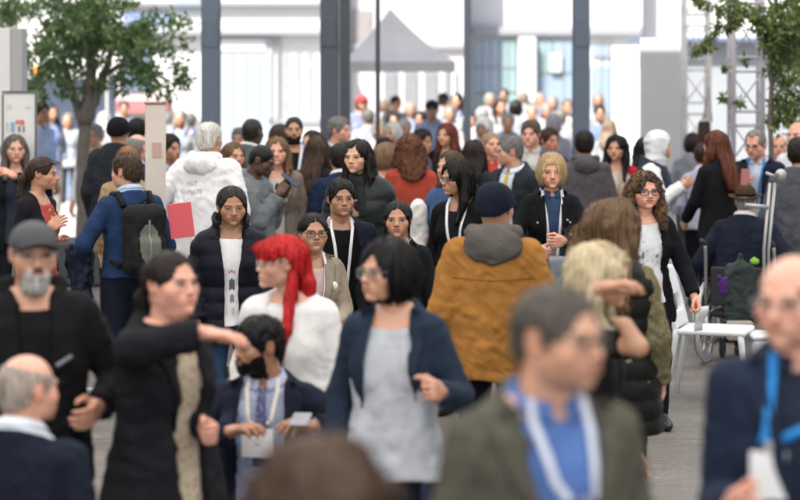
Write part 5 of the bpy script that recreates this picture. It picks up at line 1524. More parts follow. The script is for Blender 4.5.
m21 = person('ruddy faced man just right of the tall brown haired man', 549, 128, 110, 20, g='m', skin=(.52, .25, .17), hair=('short', BROWN), hyaw=14, wear=[JKT((.06, .07, .10))])
m22 = person('fair man in a red shirt and navy jacket with a white lanyard', 491, 130, 123, 12, g='m', skin=PINK, hair=('crop', (.25, .17, .10)), hyaw=8, wear=[SHT((.45, .06, .03)), JKT((.02, .026, .045), open=[(.08, .08), (-.62, .09)])], lan=((.7, .72, .76), -.35, False, .018))
m23 = person('woman with red brown hair and a charcoal coat standing outside near the slim mullion', 447, 122, 112, -16, g='f', skin=FAIR, hair=('long', (.15, .035, .02), dict(len=.28, t=.018)), hyaw=-14, wear=[COA((.022, .022, .026))])
m24 = person('woman with curly auburn hair and a rust red top, back turned', 410, 133, 140, 188, g='f', skin=TAN, hair=('curly', (.115, .042, .018), dict(len=.24)), wear=[SWT((.34, .055, .032), off=.018)], arms={'L': (.2, -.15, -.45, 'relax')})
m25 = person('woman with a light brown bob and a white patterned cardigan, facing right', 388, 141, 137, 60, g='f', skin=PINK, hair=('bob', (.22, .14, .08), dict(len=.10)), hyaw=18, wear=[SWT((.62, .60, .57), off=.016, mat=dict(stripes=('floral', (.28, .10, .10), 22)))])
m26 = person('brown haired woman in a blue jacket with a white coat over her arm', 452, 149, 152, -20, g='f', skin=LIGHT, hair=('long', (.075, .045, .028), dict(len=.30)), hyaw=-30, wear=[JKT((.045, .085, .19)), ], arms={'R': (-.26, -.10, -.42, 'relax')})
m27 = person('woman with long brown hair hanging down her back, looking away to the right', 319, 134, 136, 150, g='f', skin=LIGHT, hair=('long', (.065, .036, .022), dict(len=.36, hw=.088)), hyaw=10, wear=[JKT((.018, .020, .028))])
m27b = person('dark haired woman between the man in the blue vest and the long haired woman', 313, 129, 119, -8, g='f', skin=FAIR, hair=('long', (.03, .018, .012), dict(len=.25)), hyaw=-30, wear=[JKT((.05, .05, .06))])
m28 = person('grey haired man turned right beside the wide dark column', 339, 116, 121, 40, g='m', skin=PINK, fat=.5, hair=('short', (.17, .16, .15)), hyaw=25, wear=[SHT((.5, .52, .56)), JKT((.03, .035, .05), open=[(.08, .06), (-.62, .07)])])
m28b = person('dark haired man in a dark blue suit, back turned, before the wide dark column', 340, 143, 139, 190, g='m', skin=LIGHT, hair=('short', DKBR, dict(t=.009)), wear=[SHT((.6, .6, .62), nz=.075), JKT((.016, .025, .062))])
m29 = person('man with a short dark beard in a bright blue vest with a white lanyard', 294, 115, 127, 2, g='m', skin=TAN, hair=('crop', DKBR), beard=('full', DKBR, .004), wear=[TEE((.012, .012, .014)), ('vest', (.03, .16, .52), dict(off=.02, hem=-.58, nz=.06, sleeve=None, open=[(.08, .08), (-.2, .06), (-.6, .05)]))], lan=((.76, .77, .80), -.34, True, .022))
m30 = person('smiling woman with fair brown hair in a taupe coat', 277, 135, 140, 4, g='f', skin=PINK, hair=('long', (.17, .095, .045), dict(len=.24, fl=.2, fw=.062)), hyaw=-2, smile=2.2, teeth=1, wear=[TOP((.50, .48, .46)), COA((.155, .125, .105), open=[(.08, .07), (-.1, .07), (-.4, .06), (-.95, .09)])], arms={'R': (-.10, -.26, -.32, 'grip')})
m31 = person('dark skinned man in a grey and black hooded jacket looking down at his phone', 258, 141, 146, 66, g='m', skin=DARK, hair=('crop', BLACK), hyaw=10, pitch=22, wear=[JKT((.14, .155, .165), off=.028, mat=dict(rough=.6))], neckwear=[('hood', (.17, .19, .19), 1.1)], arms={'R': ('px', 279, 194, -.12, 'grip', (-.3, .4, -.9)), 'L': ('px', 282, 196, .08, 'grip', (.3, .4, -.9))})
m32 = person('tall dark skinned man with a shaved head, back half turned', 253, 117, 131, 150, g='m', skin=(.075, .045, .032), hair=('crop', (.03, .022, .018)), wear=[SHT((.62, .64, .66), nz=.07), JKT((.10, .12, .13))])
m33 = person('brown bobbed head behind the smiling woman in taupe', 280, 123, 122, 170, g='f', skin=LIGHT, hair=('bob', (.055, .032, .022), dict(len=.11)), wear=[JKT((.06, .05, .05))])
m34 = person('woman with centre parted light brown hair left of the grey hooded jacket', 233, 140, 136, 22, g='f', skin=LIGHT, hair=('long', (.13, .075, .040), dict(len=.22)), hyaw=12, wear=[JKT((.20, .19, .18))])
m34b = person('pale faced person half hidden left of the tall man with the shaved head', 240, 127, 104, -20, g='f', skin=PINK, hair=('short', GREY), wear=[JKT((.05, .055, .06))])
m35 = person('white haired man in a white hooded jacket with small grey lettering on the back', 209, 122, 150, 164, g='m', skin=(.50, .28, .20), hair=('short', (.60, .58, .55), dict(t=.012)), hyaw=-14, w=1.12,
    wear=[JKT((.74, .74, .76), off=.03, loose=.05, amp=.010, hem=-.72, nz=.055, mat=dict(var=.05))], neckwear=[('hood', (.74, .74, .76), 1.1)], arms={'L': (.33, -.05, -.46, 'grip', (.6, .7, 0))}, legs=(.05, .06, .09))
m36 = person('woman with sunglasses pushed up in her brown hair, dark cardigan and a patterned top, gesturing', 42, 154, 160, 66, g='f', skin=(.52, .29, .20), hair=('tied', (.050, .028, .016), dict(tail=.20)), hyaw=16, pitch=4, wear=[TOP((.40, .07, .06), mat=dict(stripes=('floral', (.50, .42, .10), 30))), JKT((.016, .014, .020), off=.010, loose=0, amp=.005, open=[(.08, .06), (-.2, .08), (-.62, .09)], hem=-.5)],
    arms={'R': ('px', 49, 228, -.12, 'relax', (-.4, .5, -.7)), 'L': ('px', 54, 238, .12, 'open', (.4, .5, -.7), (0, 0, 1))}, legs=(.02, .02, .03))
m37 = person('woman with long grey brown hair and pale glasses at the left edge', 15, 133, 137, 10, g='f', skin=PINK, hair=('long', (.11, .095, .08), dict(len=.26)), glasses=((.3, .28, .27), .0014), hyaw=6, wear=[TOP((.03, .04, .06)), JKT((.012, .015, .02), open=[(.08, .06), (-.62, .08)])], arms={'L': ('px', 14, 176, -.28, 'relax', (.8, .3, -.5))})
m38 = person('short haired person in a royal blue sweater wearing a backpack, facing left', 128, 152, 163, 206, g='m', skin=FAIR, hair=('short', (.062, .036, .022), dict(t=.012)), hyaw=34, u=.97, w=.95,
    wear=[SHT((.36, .46, .60), nz=.07, hem=-.44), SWT((.017, .036, .095), nz=.045, loose=.01, hem=-.50, off=.014)], legs=(.012, .016, .030), hilegs=True, shoe=(.03, .03, .035), arms={'L': (.26, -.22, -.36, 'grip')})
m39 = person('ginger haired person in a tan jacket standing beyond the backpack wearer', 128, 144, 147, 190, g='f', skin=FAIR, hair=('bob', (.26, .12, .04), dict(len=.10)), wear=[JKT((.32, .22, .12))])
m40 = person('person in a black knitted hat and charcoal jacket beyond the tree trunk', 119, 116, 131, 170, g='m', skin=TAN, hair=('none', BLACK), headwear=('beanie', (.012, .014, .018)), wear=[JKT((.028, .032, .040), off=.028)], w=1.1)
m41 = person('dark haired head between the black knitted hat and the totem sign', 137, 118, 121, 176, g='m', skin=TAN, hair=('short', BLACK, dict(t=.012)), wear=[JKT((.03, .03, .04))])
m41b = person('balding grey haired man behind the ginger haired person', 138, 132, 134, 150, g='m', skin=PINK, hair=('fringe', (.18, .175, .17)), wear=[SHT((.5, .55, .6), nz=.07), JKT((.02, .026, .05))], )
m42 = person('man in a navy jacket over a pale blue shirt just right of the totem sign', 169, 134, 127, 30, g='m', skin=TAN, hair=('short', DKBR), hyaw=20, wear=[SHT((.42, .52, .62)), JKT((.022, .030, .050), open=[(.08, .06), (-.62, .09)])])
m43 = person('grey haired person in a white shirt just right of the tree trunk', 94, 124, 104, -20, g='m', skin=PINK, hair=('short', (.30, .29, .28)), wear=[SHT((.66, .67, .70))])
m44 = person('brown haired man in a pale blue shirt behind the poster board', 41, 101, 103, 50, g='m', skin=TAN, hair=('short', BROWN), wear=[SHT((.40, .48, .66))])
m45 = person('white haired woman in the doorway behind the curly auburn hair', 392, 121, 106, -30, g='f', skin=FAIR, hair=('bob', (.62, .62, .58), dict(len=.08)), wear=[SHT((.60, .64, .68))])
m46 = person('dark haired man between the white haired woman and the red haired woman', 422, 129, 112, 30, g='m', skin=TAN, hair=('short', DKBR), hyaw=20, wear=[JKT((.12, .13, .16))])
m47 = person('dark haired head just left of the white patterned cardigan', 385, 137, 115, 175, g='f', skin=TAN, hair=('bob', DKBR, dict(len=.11)), wear=[JKT((.06, .05, .06))])
m48 = person('woman with a white scarf over dark hair behind the man in the red shirt', 484, 116, 106, -25, g='f', skin=OLIVE, hair=('none', BLACK), headwear=('headscarf', (.62, .60, .60)), wear=[JKT((.55, .54, .56))])
m49 = person('dark haired head low between the black haired woman and the man in the red shirt', 474, 138, 131, 172, g='f', skin=LIGHT, hair=('long', (.03, .018, .014), dict(len=.26)), wear=[JKT((.03, .03, .04))])

# ------------------------------------------------------------------ far crowd outside in the sun
FAR = [  # px, py, s, g, shirt, hair colour, yaw, label
    (432, 99, 92, 'm', (.46, .54, .68), BLACK, -6, 'man in a light blue shirt and dark cap out in the sun'),
    (393, 111, 84, 'f', (.50, .52, .60), DKBR, 10, 'dark haired person in a grey shirt left of the man in the light blue shirt'),
    (396, 95, 70, 'm', (.70, .68, .62), DKBR, 30, 'far person in cream just under the canopy, left'),
    (444, 92, 72, 'm', (.60, .62, .68), BROWN, 150, 'far man turned away, behind the man in the light blue shirt'),
    (457, 92, 74, 'f', (.72, .72, .72), BLACK, -20, 'far dark haired woman in white beside the slim mullion'),
    (379, 120, 86, 'f', (.66, .63, .60), (.30, .24, .16), 0, 'blond person in beige beside the thinnest mullion'),
    (405, 118, 90, 'm', (.70, .72, .76), WHITEH, 20, 'white haired man in white near the thinnest mullion'),
    (362, 94, 74, 'f', (.36, .42, .66), (.25, .05, .05), 20, 'person with a red cap and violet shirt between the dark column and the thinnest mullion'),
    (368, 108, 82, 'm', (.55, .60, .72), GREY, 190, 'grey haired man in pale blue beside the wide dark column'),
    (482, 106, 86, 'm', (.70, .70, .74), (.5, .5, .48), 175, 'white haired person in white, just right of the slim mullion'),
    (500, 98, 76, 'f', (.70, .71, .74), BROWN, 20, 'brown haired woman in white in front of the teal window'),
    (516, 99, 80, 'f', (.66, .68, .76), DKBR, 170, 'dark haired woman in pale violet in front of the white pillar'),
    (532, 104, 74, 'm', (.72, .72, .70), (.45, .40, .33), -10, 'blond man in white right of the white pillar'),
    (546, 102, 72, 'f', (.70, .68, .70), (.4, .38, .36), 10, 'pale haired woman in white left of the blue-grey right column'),
    (560, 108, 84, 'm', (.72, .72, .74), (.28, .25, .22), 180, 'man with a white jacket seen from behind, left of the blue-grey right column'),
    (553, 113, 94, 'f', (.60, .60, .74), (.55, .52, .56), 190, 'person in a pale violet hood behind the ruddy faced man'),
    (508, 112, 90, 'm', (.70, .72, .76), (.5, .47, .43), 0, 'white shirted person behind the yellow tie man'),
    (600, 104, 78, 'm', (.30, .40, .60), DKBR, 0, 'man in a blue shirt just right of the blue-grey right column'),
    (610, 118, 88, 'f', (.66, .68, .72), (.3, .22, .14), 150, 'person in white behind the woman in red, near the white partition'),
    (157, 104, 78, 'm', (.66, .68, .74), GREY, 20, 'grey haired man in white behind the totem sign'),
    (180, 108, 82, 'f', (.70, .71, .75), (.4, .38, .34), -10, 'person in white behind the teal railed barrier'),
    (191, 112, 76, 'm', (.16, .24, .52), GREY, 180, 'man in royal blue seen from behind near the teal railed barrier'),
    (105, 110, 84, 'f', (.72, .73, .76), (.66, .66, .66), 160, 'white haired person in white right of the tree trunk'),
    (124, 100, 70, 'm', (.50, .56, .68), BROWN, 10, 'far person in pale blue under the tree crown'),
    (52, 104, 76, 'f', (.45, .52, .68), DKBR, 30, 'far dark haired woman in blue left of the tree trunk'),
    (693, 131, 104, 'f', (.58, .60, .66), BROWN, 160, 'brown haired person in grey-blue behind the farther lattice tower'),
    (470, 112, 80, 'f', (.66, .60, .58), DKBR, 10, 'woman in pale pink just right of the slim mullion'),
    (421, 110, 78, 'f', (.70, .71, .73), BROWN, -30, 'brown haired woman in white left behind the light blue shirt'),
]
FAR += [
    (466, 104, 68, 'm', (.70, .70, .70), (.30, .28, .26), 160, 'far man in white between the slim mullion and the canopy'),
    (490, 92, 62, 'f', (.72, .72, .74), (.5, .46, .4), 10, 'small far figure in white below the blue window'),
    (504, 88, 60, 'm', (.60, .66, .74), (.12, .09, .07), -20, 'small far figure in pale blue below the teal window'),
    (524, 91, 60, 'f', (.74, .73, .72), (.34, .26, .2), 170, 'small far figure with its back turned before the white pillar'),
    (540, 92, 62, 'm', (.72, .72, .74), (.42, .4, .38), 20, 'small far figure in white right of the white pillar'),
    (553, 95, 64, 'f', (.66, .64, .74), (.4, .34, .3), -30, 'small far figure in lilac near the right column'),
    (567, 98, 68, 'm', (.73, .73, .73), (.2, .17, .15), 10, 'far man in white touching the right column'),
    (384, 99, 64, 'f', (.70, .66, .66), (.3, .2, .14), 170, 'small far figure in pale pink under the canopy edge'),
    (410, 101, 66, 'f', (.72, .72, .73), (.42, .38, .34), 15, 'small far figure in white under the canopy, left of centre'),
    (450, 104, 76, 'f', (.62, .64, .72), (.34, .3, .26), -15, 'far woman in pale grey-blue left of the slim mullion'),
    (598, 92, 62, 'f', (.66, .68, .74), (.3, .26, .22), 0, 'small far figure in white before the blue window on the right'),
    (168, 112, 70, 'm', (.70, .72, .76), (.3, .28, .26), 160, 'small far figure in white between the totem sign and the barrier'),
    (112, 118, 74, 'm', (.62, .66, .74), (.34, .32, .3), 20, 'far man in pale blue just right of the tree trunk'),
    (68, 112, 70, 'f', (.66, .70, .76), (.36, .3, .24), -10, 'small far figure in pale blue just left of the tree trunk'),
]
for i, (px, py, s, g_, c, hc, yw, lb) in enumerate(FAR):
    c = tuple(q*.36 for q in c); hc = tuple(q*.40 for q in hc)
    hr = ('short', hc, dict(vol=0)) if g_ == 'm' else (('bob', hc, dict(len=.12)) if i % 2 else ('long', hc, dict(len=.25)))
    kw = dict(headwear=('cap', (.012, .014, .03))) if i == 0 else (dict(headwear=('cap', (.45, .04, .05))) if i == 7 else {})
    if i == 0: hr = ('crop', hc)
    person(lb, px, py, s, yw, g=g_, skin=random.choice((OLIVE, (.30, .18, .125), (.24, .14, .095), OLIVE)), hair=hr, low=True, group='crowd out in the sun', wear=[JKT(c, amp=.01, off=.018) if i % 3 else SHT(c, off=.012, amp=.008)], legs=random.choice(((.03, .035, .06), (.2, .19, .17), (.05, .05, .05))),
           lan=((.12, .2, .5), -.35, False, .02) if i % 4 == 0 and abs(yw) < 40 else None, **kw)

# ------------------------------------------------------------------ things people hold or wear
def decal(B, name, x0, x1, z0, z1, col, back=False, lift=.004, parent=None, f=None, n=6, rough=.8):
    V, Q = patch_on(B, np.linspace(x0, x1, n), np.linspace(B.zs+z0, B.zs+z1, n), lift, back, f)
    return mesh_obj(name, V, Q if back else Q[:, ::-1], plain('print_'+name, col, rough), parent or B.root)
def child(B, nm):
    for o in B.root.children:
        if o.name.split('.')[0] == nm: return o
tee8 = child(m8, 't_shirt'); ft8 = m8.fs[0]
for k, (x0, z0, col) in enumerate(((-.018, -.335, (.20, .07, .34)), (-.018, -.40, (.30, .46, .68)), (-.018, -.46, (.56, .26, .32)), (-.075, -.335, (.62, .30, .36)), (.036, -.40, (.62, .50, .54)), (-.075, -.40, (.40, .55, .60)))):
    decal(m8, 'square', x0, x0+.046, z0, z0+.048, col, parent=tee8, f=ft8)
rgx = random.Random(4)
for k in range(16):      # small sketch lines above the squares
    x0 = rgx.uniform(-.07, .065); z0 = rgx.uniform(-.26, -.10)
    decal(m8, 'print_line', x0, x0+rgx.choice((.003, .014)), z0, z0+rgx.choice((.022, .004)), (.22, .24, .30), parent=tee8, f=ft8, n=3)
tee1 = child(m1, 't_shirt')
for x0, x1, z0, z1, col in ((-.018, .024, -.185, -.165, (.62, .16, .28)), (-.012, .020, -.28, -.215, (.06, .06, .07)), (-.006, .014, -.35, -.30, (.16, .16, .18)), (.002, .018, -.42, -.37, (.40, .42, .50))):
    for q in range(3):
        decal(m1, 'print', x0+(x1-x0)*q/3, x0+(x1-x0)*(q+.8)/3, z0+.006*(q % 2), z1-.008*((q+1) % 2), col, parent=tee1, f=m1.fs[0], n=3)
# round badge on the beige blazer
def disc_on(B, x, z, r, col, name, parent, lift=.006):
    y = front_y(B.outer, [B_ for B_ in [x]], [B.zs+z])[0]-lift
    V = [(x, y-.002, B.zs+z)]+[(x+r*math.cos(t), y, B.zs+z+r*math.sin(t)) for t in np.linspace(0, 2*math.pi, 20)[:-1]]+[(x+r*math.cos(t), y+.004, B.zs+z+r*math.sin(t)) for t in np.linspace(0, 2*math.pi, 20)[:-1]]
    Q = [(0, 1+(i+1) % 19, 1+i) for i in range(19)]+[(1+i, 1+(i+1) % 19, 20+(i+1) % 19, 20+i) for i in range(19)]
    return mesh_obj(name, V, Q, plain('badge_enamel', col, .35), parent)
disc_on(m2, .10, -.115, .024, (.70, .66, .58), 'pin_badge', child(m2, 'blazer'))
# jacket buttons
for zz in (-.12, -.20, -.28, -.36):
    disc_on(m7, .085, zz, .009, (.42, .40, .36), 'button', child(m7, 'denim_jacket'))
for sx in (-.105, .105): disc_on(m7, sx, -.135, .008, (.42, .40, .36), 'button', child(m7, 'denim_jacket'))
disc_on(m10, .09, -.06, .012, (.55, .55, .55), 'pin_badge', child(m10, 'blazer'))
# ties
def tie(B, col, zb, mat=None):
    V, Q, y = ribbon_on(B, [(0, B.zs+.045), (0, B.zs-.02), (.004, B.zs+zb)], .06, .007, th=.004, f=B.fs[0])
    n = len(y); V = V.copy(); wz = np.interp(np.linspace(0, 1, n), [0, .1, .14, 1], [.55, .45, .50, 1.15])
    V[:, 0] *= np.tile(wz, 4)
    mesh_obj('tie', V, Q, mat or fabric(col, .6, .1, 30, .1), B.root)
tie(f8, None, -.27, fabric((.07, .08, .17), .6, .1, 30, .1, stripes=('floral', (.26, .27, .38), 70)))
tie(m19, (.52, .38, .05), -.36)
# seams of the mustard jacket
V, Q, _ = ribbon_on(f10, [(-.19, f10.zs-.125), (0, f10.zs-.135), (.19, f10.zs-.125)], .005, .001, back=True, f=f10.fs[0], n=60)
mesh_obj('yoke_seam', V, Q, fabric((.26, .11, .020)), child(f10, 'jacket'))
# lettering on the back of the white jacket (small grey print)
def back_text(B, body, size, z, x):
    cu = bpy.data.curves.new('lettering', 'FONT'); cu.body = body; cu.size = size; cu.align_x = 'CENTER'; cu.resolution_u = 3
    ob = bpy.data.objects.new('lettering', cu); COL.objects.link(ob)
    me = bpy.data.meshes.new_from_object(ob.evaluated_get(bpy.context.evaluated_depsgraph_get()))
    V = np.array([v.co[:] for v in me.vertices]); Fc = [tuple(p.vertices) for p in me.polygons]
    bpy.data.objects.remove(ob); bpy.data.meshes.remove(me)
    X = x-V[:, 0]; Z = B.zs+z+V[:, 1]
    y = front_y(B.fs[0], X, Z, back=True)+.006
    mesh_obj('lettering', np.stack([X, y, Z], 1), Fc, plain('print_grey', (.36, .39, .42), .8), child(B, 'jacket'), smooth=False)
back_text(m35, 'ACT', .042, -.115, .05); back_text(m35, 'CLIMATE', .042, -.175, .05)
# grey zip strip on the black jacket of the man with the cap
V, Q, _ = ribbon_on(f4, [(.07, f4.zs-.185), (.125, f4.zs-.155)], .014, .004, f=lambda P: torso_sdf(P, f4, .038))
mesh_obj('pocket_zip', V, Q, plain('zip_grey', (.20, .20, .22), .4), child(f4, 'jacket'))
# earring of the woman in the puffer jacket
V = rot_head(np.array(tube([(-.079, .008, -.036), (-.079, .008, -.046)], .006, 8)[0]), m1.o, m1.H, True)
mesh_obj('earring', V, tube([(0, 0, 0), (0, 0, 1)], .006, 8)[1], plain('pearl', (.75, .74, .72), .2), m1.root)
# sunglasses pushed up in the hair of the gesturing woman
m = MB()
for sd in (1, -1):
    pts = [(sd*.036+.027*math.cos(t), -.085+.010*math.sin(t)*2.0, .086+.010*math.sin(t)) for t in np.linspace(0, 6.283, 14)[:-1]]
    m.add(pts, [tuple(range(13))]); m.tube(pts, .0035, 6, True)
    m.tube([(sd*.062, -.080, .084), (sd*.084, -.03, .062), (sd*.086, .03, .030)], .0035, 6)
mesh_obj('sunglasses', rot_head(np.array(m.v), m36.o, m36.H, True), m.f, plain('dark_lens', (.012, .010, .010), .15), m36.root)
# badge scribbles on the seated man's card
x0, y0, z0, w, h = f8.badge
bd = [o for o in child(f8, 'lanyard').children if o.name.startswith('badge')][0]
MB().box((x0, y0-.0022, z0-.004), (.022, .001, .006)).build('print', plain('ink_grey', (.35, .35, .38), .6), bd)
MB().box((x0, y0-.0022, z0+.012), (.045, .001, .003)).build('print', plain('ink_pale', (.60, .60, .62), .6), bd)

# folder of the man in the white jacket
p = hand_point(m35, 1, .06)
fo = slab('folder', 169, 193, 204, 239, 157, .012, plain('folder_red', (.62, .085, .10), .5, var=.04), bev=.002)
tag(fo, 'coral red document folder held at the side of the man in white', 'folder')
fo.data.transform(__import__('mathutils').Matrix.Translation((-P3(181, 222, 157)[0], -P3(181, 222, 157)[1], -P3(181, 222, 157)[2])))
fo.location = P3(181, 221, 157); fo.rotation_euler = (0, math.radians(-7), 0)
# phones, papers
phone(m10, hand_point(m10, -1)+np.array((.0, -.02, .03)), -.5, 'phone held up by the grey haired man in the navy suit', col=(.25, .06, .05))
phone(m31, hand_point(m31, -1)+np.array((.03, -.02, .03)), -.9, 'dark phone in the hands of the man in the grey hooded jacket')
phone(f8, hand_point(f8, 1)+np.array((.02, -.02, .02)), -1.42, 'pale phone in the hand of the seated bearded man', col=(.30, .32, .36))
def sheet_prop(B, p, w, h, tilt, rz, name, col, label, cat, th=.004, curl=.0):
    n = 6; V = []
    for i in range(n):
        for j in range(n):
            a = (i/(n-1)-.5)*w; b = (j/(n-1)-.5)*h; V.append((a, curl*math.sin(j*1.2)+curl*a*3, b))
    V = np.array(V).reshape(n, n, 3); V, Q = sheet(V, th)
    ct, st_ = math.cos(tilt), math.sin(tilt); V = np.stack([V[:, 0], V[:, 1]*ct-V[:, 2]*st_, V[:, 1]*st_+V[:, 2]*ct], 1)
    cr, sr = math.cos(rz), math.sin(rz); V = np.stack([V[:, 0]*cr-V[:, 1]*sr, V[:, 0]*sr+V[:, 1]*cr, V[:, 2]], 1)+np.array(p)
    return prop(B, name, V, Q, plain(name+'_paper', col, .6), label, cat)
sheet_prop(m8, hand_point(m8, 1, .12)+np.array((0, -.02, -.02)), .07, .16, .3, .5, 'leaflet', (.62, .66, .70), 'crumpled white leaflet in the hand of the woman with curly hair', 'leaflet', curl=.012)
sheet_prop(m2, hand_point(m2, 1, .08)+np.array((.03, -.02, -.01)), .17, .10, 1.25, .2, 'card', (.70, .71, .73), 'white card held flat by the woman in the beige blazer', 'card')
# grey tote held by the blonde woman
r = prop_root(m7, 'tote_bag', (.0, -.30, m7.zs-.55), 'grey shiny tote bag held in front by the blonde woman in denim', 'bag')
def ftb(P):
    return rbox(P, (.015, -.315, m7.zs-.44), (.085, .03, .11), .022)+.008*noise3(P[0]*22, P[1]*22, P[2]*22, 9)
V, Q = mesh_sdf(ftb, (-.12, -.40, m7.zs-.60), (.15, -.22, m7.zs-.28), .008)
prop(m7, 'sack', V, Q, plain('tote_grey', (.17, .19, .21), .3, spec=.6), parent=r)
for dx in (-.04, .06):
    V, Q = tube([(dx-.01, -.315, m7.zs-.34), (dx, -.31, m7.zs-.27), (dx+.02, -.31, m7.zs-.34)], .006, 6); prop(m7, 'handle', V, Q, plain('tote_grey', (.17, .19, .21), .3, spec=.6), parent=r)
# white coat over the arm of the woman in blue
def fco(P):
    d = cone(P, (-.24, -.02, m26.zs-.10), (-.25, -.03, m26.zs-.55), .075, .085)
    return d+folds(P, m26, .012, 44)
V, Q = mesh_sdf(fco, (-.40, -.20, m26.zs-.72), (-.08, .16, m26.zs+.02), .010)
prop(m26, 'folded_coat', V, Q, fabric((.66, .65, .62)), 'off white coat carried by the brown haired woman in blue', 'coat')

# backpack on the person in the blue sweater
B = m38; r = prop_root(B, 'backpack', (0, B.yc+.20, B.zs-.50), 'black and grey-green backpack on the back of the royal blue sweater', 'backpack')
c = (-.02, B.yc+.215, B.zs-.235)
def fbp(P):
    d = rbox(P, c, (.145, .085, .235), .08)
    d = smin(d, rbox(P, (c[0], c[1]+.075, c[2]-.085), (.115, .045, .12), .05), .02)
    return d+folds(P, B, .005, 3)
V, Q = mesh_sdf(fbp, (-.22, B.yc+.07, B.zs-.52), (.19, B.yc+.42, B.zs+.05), .009)
prop(B, 'sack', V, Q, fabric((.016, .018, .018), .7), parent=r)
V, Q = patch_on(B, np.linspace(-.09, .05, 14), np.linspace(B.zs-.38, B.zs-.13, 20), .006, True, fbp)
msk = []
for q in Q:
    cx = V[q][:, 0].mean(); cz = V[q][:, 2].mean()
    if ((cx+.02)/.07)**2+((cz-B.zs+.255)/.125)**2 < 1: msk.append(q)
prop(B, 'front_panel', V, np.array(msk), fabric((.13, .145, .115), .7), parent=r)
V, Q, _ = ribbon_on(B, [(-.02, B.zs-.10), (-.02, B.zs-.40)], .014, .012, back=True, f=fbp); prop(B, 'zip', V, Q, plain('zip_grey', (.20, .20, .22), .4), parent=r)
for sd in (1, -1):
    pts = [(sd*.10, B.yc+.16, B.zs-.02), (sd*.105, B.yc+.07, B.zs+.055), (sd*.11, B.yc-.03, B.zs+.05), (sd*.12, B.yc-.115, B.zs-.04), (sd*.125, B.yc-.125, B.zs-.20), (sd*.155, B.yc+.02, B.zs-.36), (sd*.12, B.yc+.14, B.zs-.40)]
    V, Q = tube(pts, [.020]*7, 8); prop(B, 'strap', V, Q, fabric((.016, .018, .018), .7), parent=r)
V, Q = tube([(c[0]-.03, c[1]-.02, B.zs-.005), (c[0]-.02, c[1]-.01, B.zs+.03), (c[0]+.03, c[1]-.02, B.zs-.005)], .008, 6); prop(B, 'grab_loop', V, Q, fabric((.016, .018, .018), .7), parent=r)
# navy jacket draped over the arm
hp = hand_point(B, 1, -.06)
def fdj(P):
    P2 = [P[0]-hp[0], P[1]-hp[1], P[2]-hp[2]]
    d = ell(P2, (0, 0, .0), (.085, .13, .085))
    d = smin(d, cone(P2, (.01, -.02, -.02), (.02, .03, -.36), .075, .060), .05)
    d = smin(d, cone(P2, (-.01, .06, -.02), (.01, .08, -.26), .06, .065), .05)
    d = smin(d, cone(P2, (.03, -.06, .0), (.03, -.07, -.13), .07, .05), .04)
    return d+folds(P, B, .018, 17, 1.1)
V, Q = mesh_sdf(fdj, tuple(hp+np.array((-.22, -.26, -.52))), tuple(hp+np.array((.22, .26, .18))), .009)
prop(B, 'draped_jacket', V, Q, fabric((.012, .017, .034), .6), 'navy jacket draped over the forearm of the backpack wearer', 'jacket')
# black backpack and lime tag on the seated man at the bottom left
B = f5; r = prop_root(B, 'backpack', (0, B.yc+.2, B.zs-.55), 'black backpack with a lime green tag behind the seated bald man', 'backpack')
def fb5(P): return rbox(P, (.02, B.yc+.235, B.zs-.40), (.15, .09, .21), .08)+folds(P, B, .007, 3)
V, Q = mesh_sdf(fb5, (-.20, B.yc+.08, B.zs-.66), (.24, B.yc+.40, B.zs-.12), .010)
prop(B, 'sack', V, Q, fabric((.010, .010, .011), .7), parent=r)
V, Q = tube([(-.04, B.yc+.22, B.zs-.20), (.0, B.yc+.22, B.zs-.15), (.06, B.yc+.22, B.zs-.20)], .012, 8); prop(B, 'grab_loop', V, Q, fabric((.010, .010, .011), .7), parent=r)
tg = MB().box((-.115, B.yc+.345, B.zs-.335), (.055, .012, .035), bev=.005); prop(B, 'tag', np.array(tg.v), tg.f, plain('lime', (.28, .62, .04), .5), parent=r, smooth=False)
# stools under the two seated men
def stool(B, label):
    r = empty('stool', (B.X, B.Y, 0), B.yaw, label, 'stool'); z = B.zh-.125
    MB().box((0, B.yc, z-.02), (.36, .34, .04), bev=.012).build('seat', wch, r)
    for sx in (-.15, .15):
        for sy in (-.14, .14): MB().tube([(sx*1.1, B.yc+sy*1.1, 0), (sx, B.yc+sy, z-.03)], .016).build('leg', wch, r)
stool(f8, 'white stool under the seated bearded man'); stool(f5, 'white stool under the seated bald man')

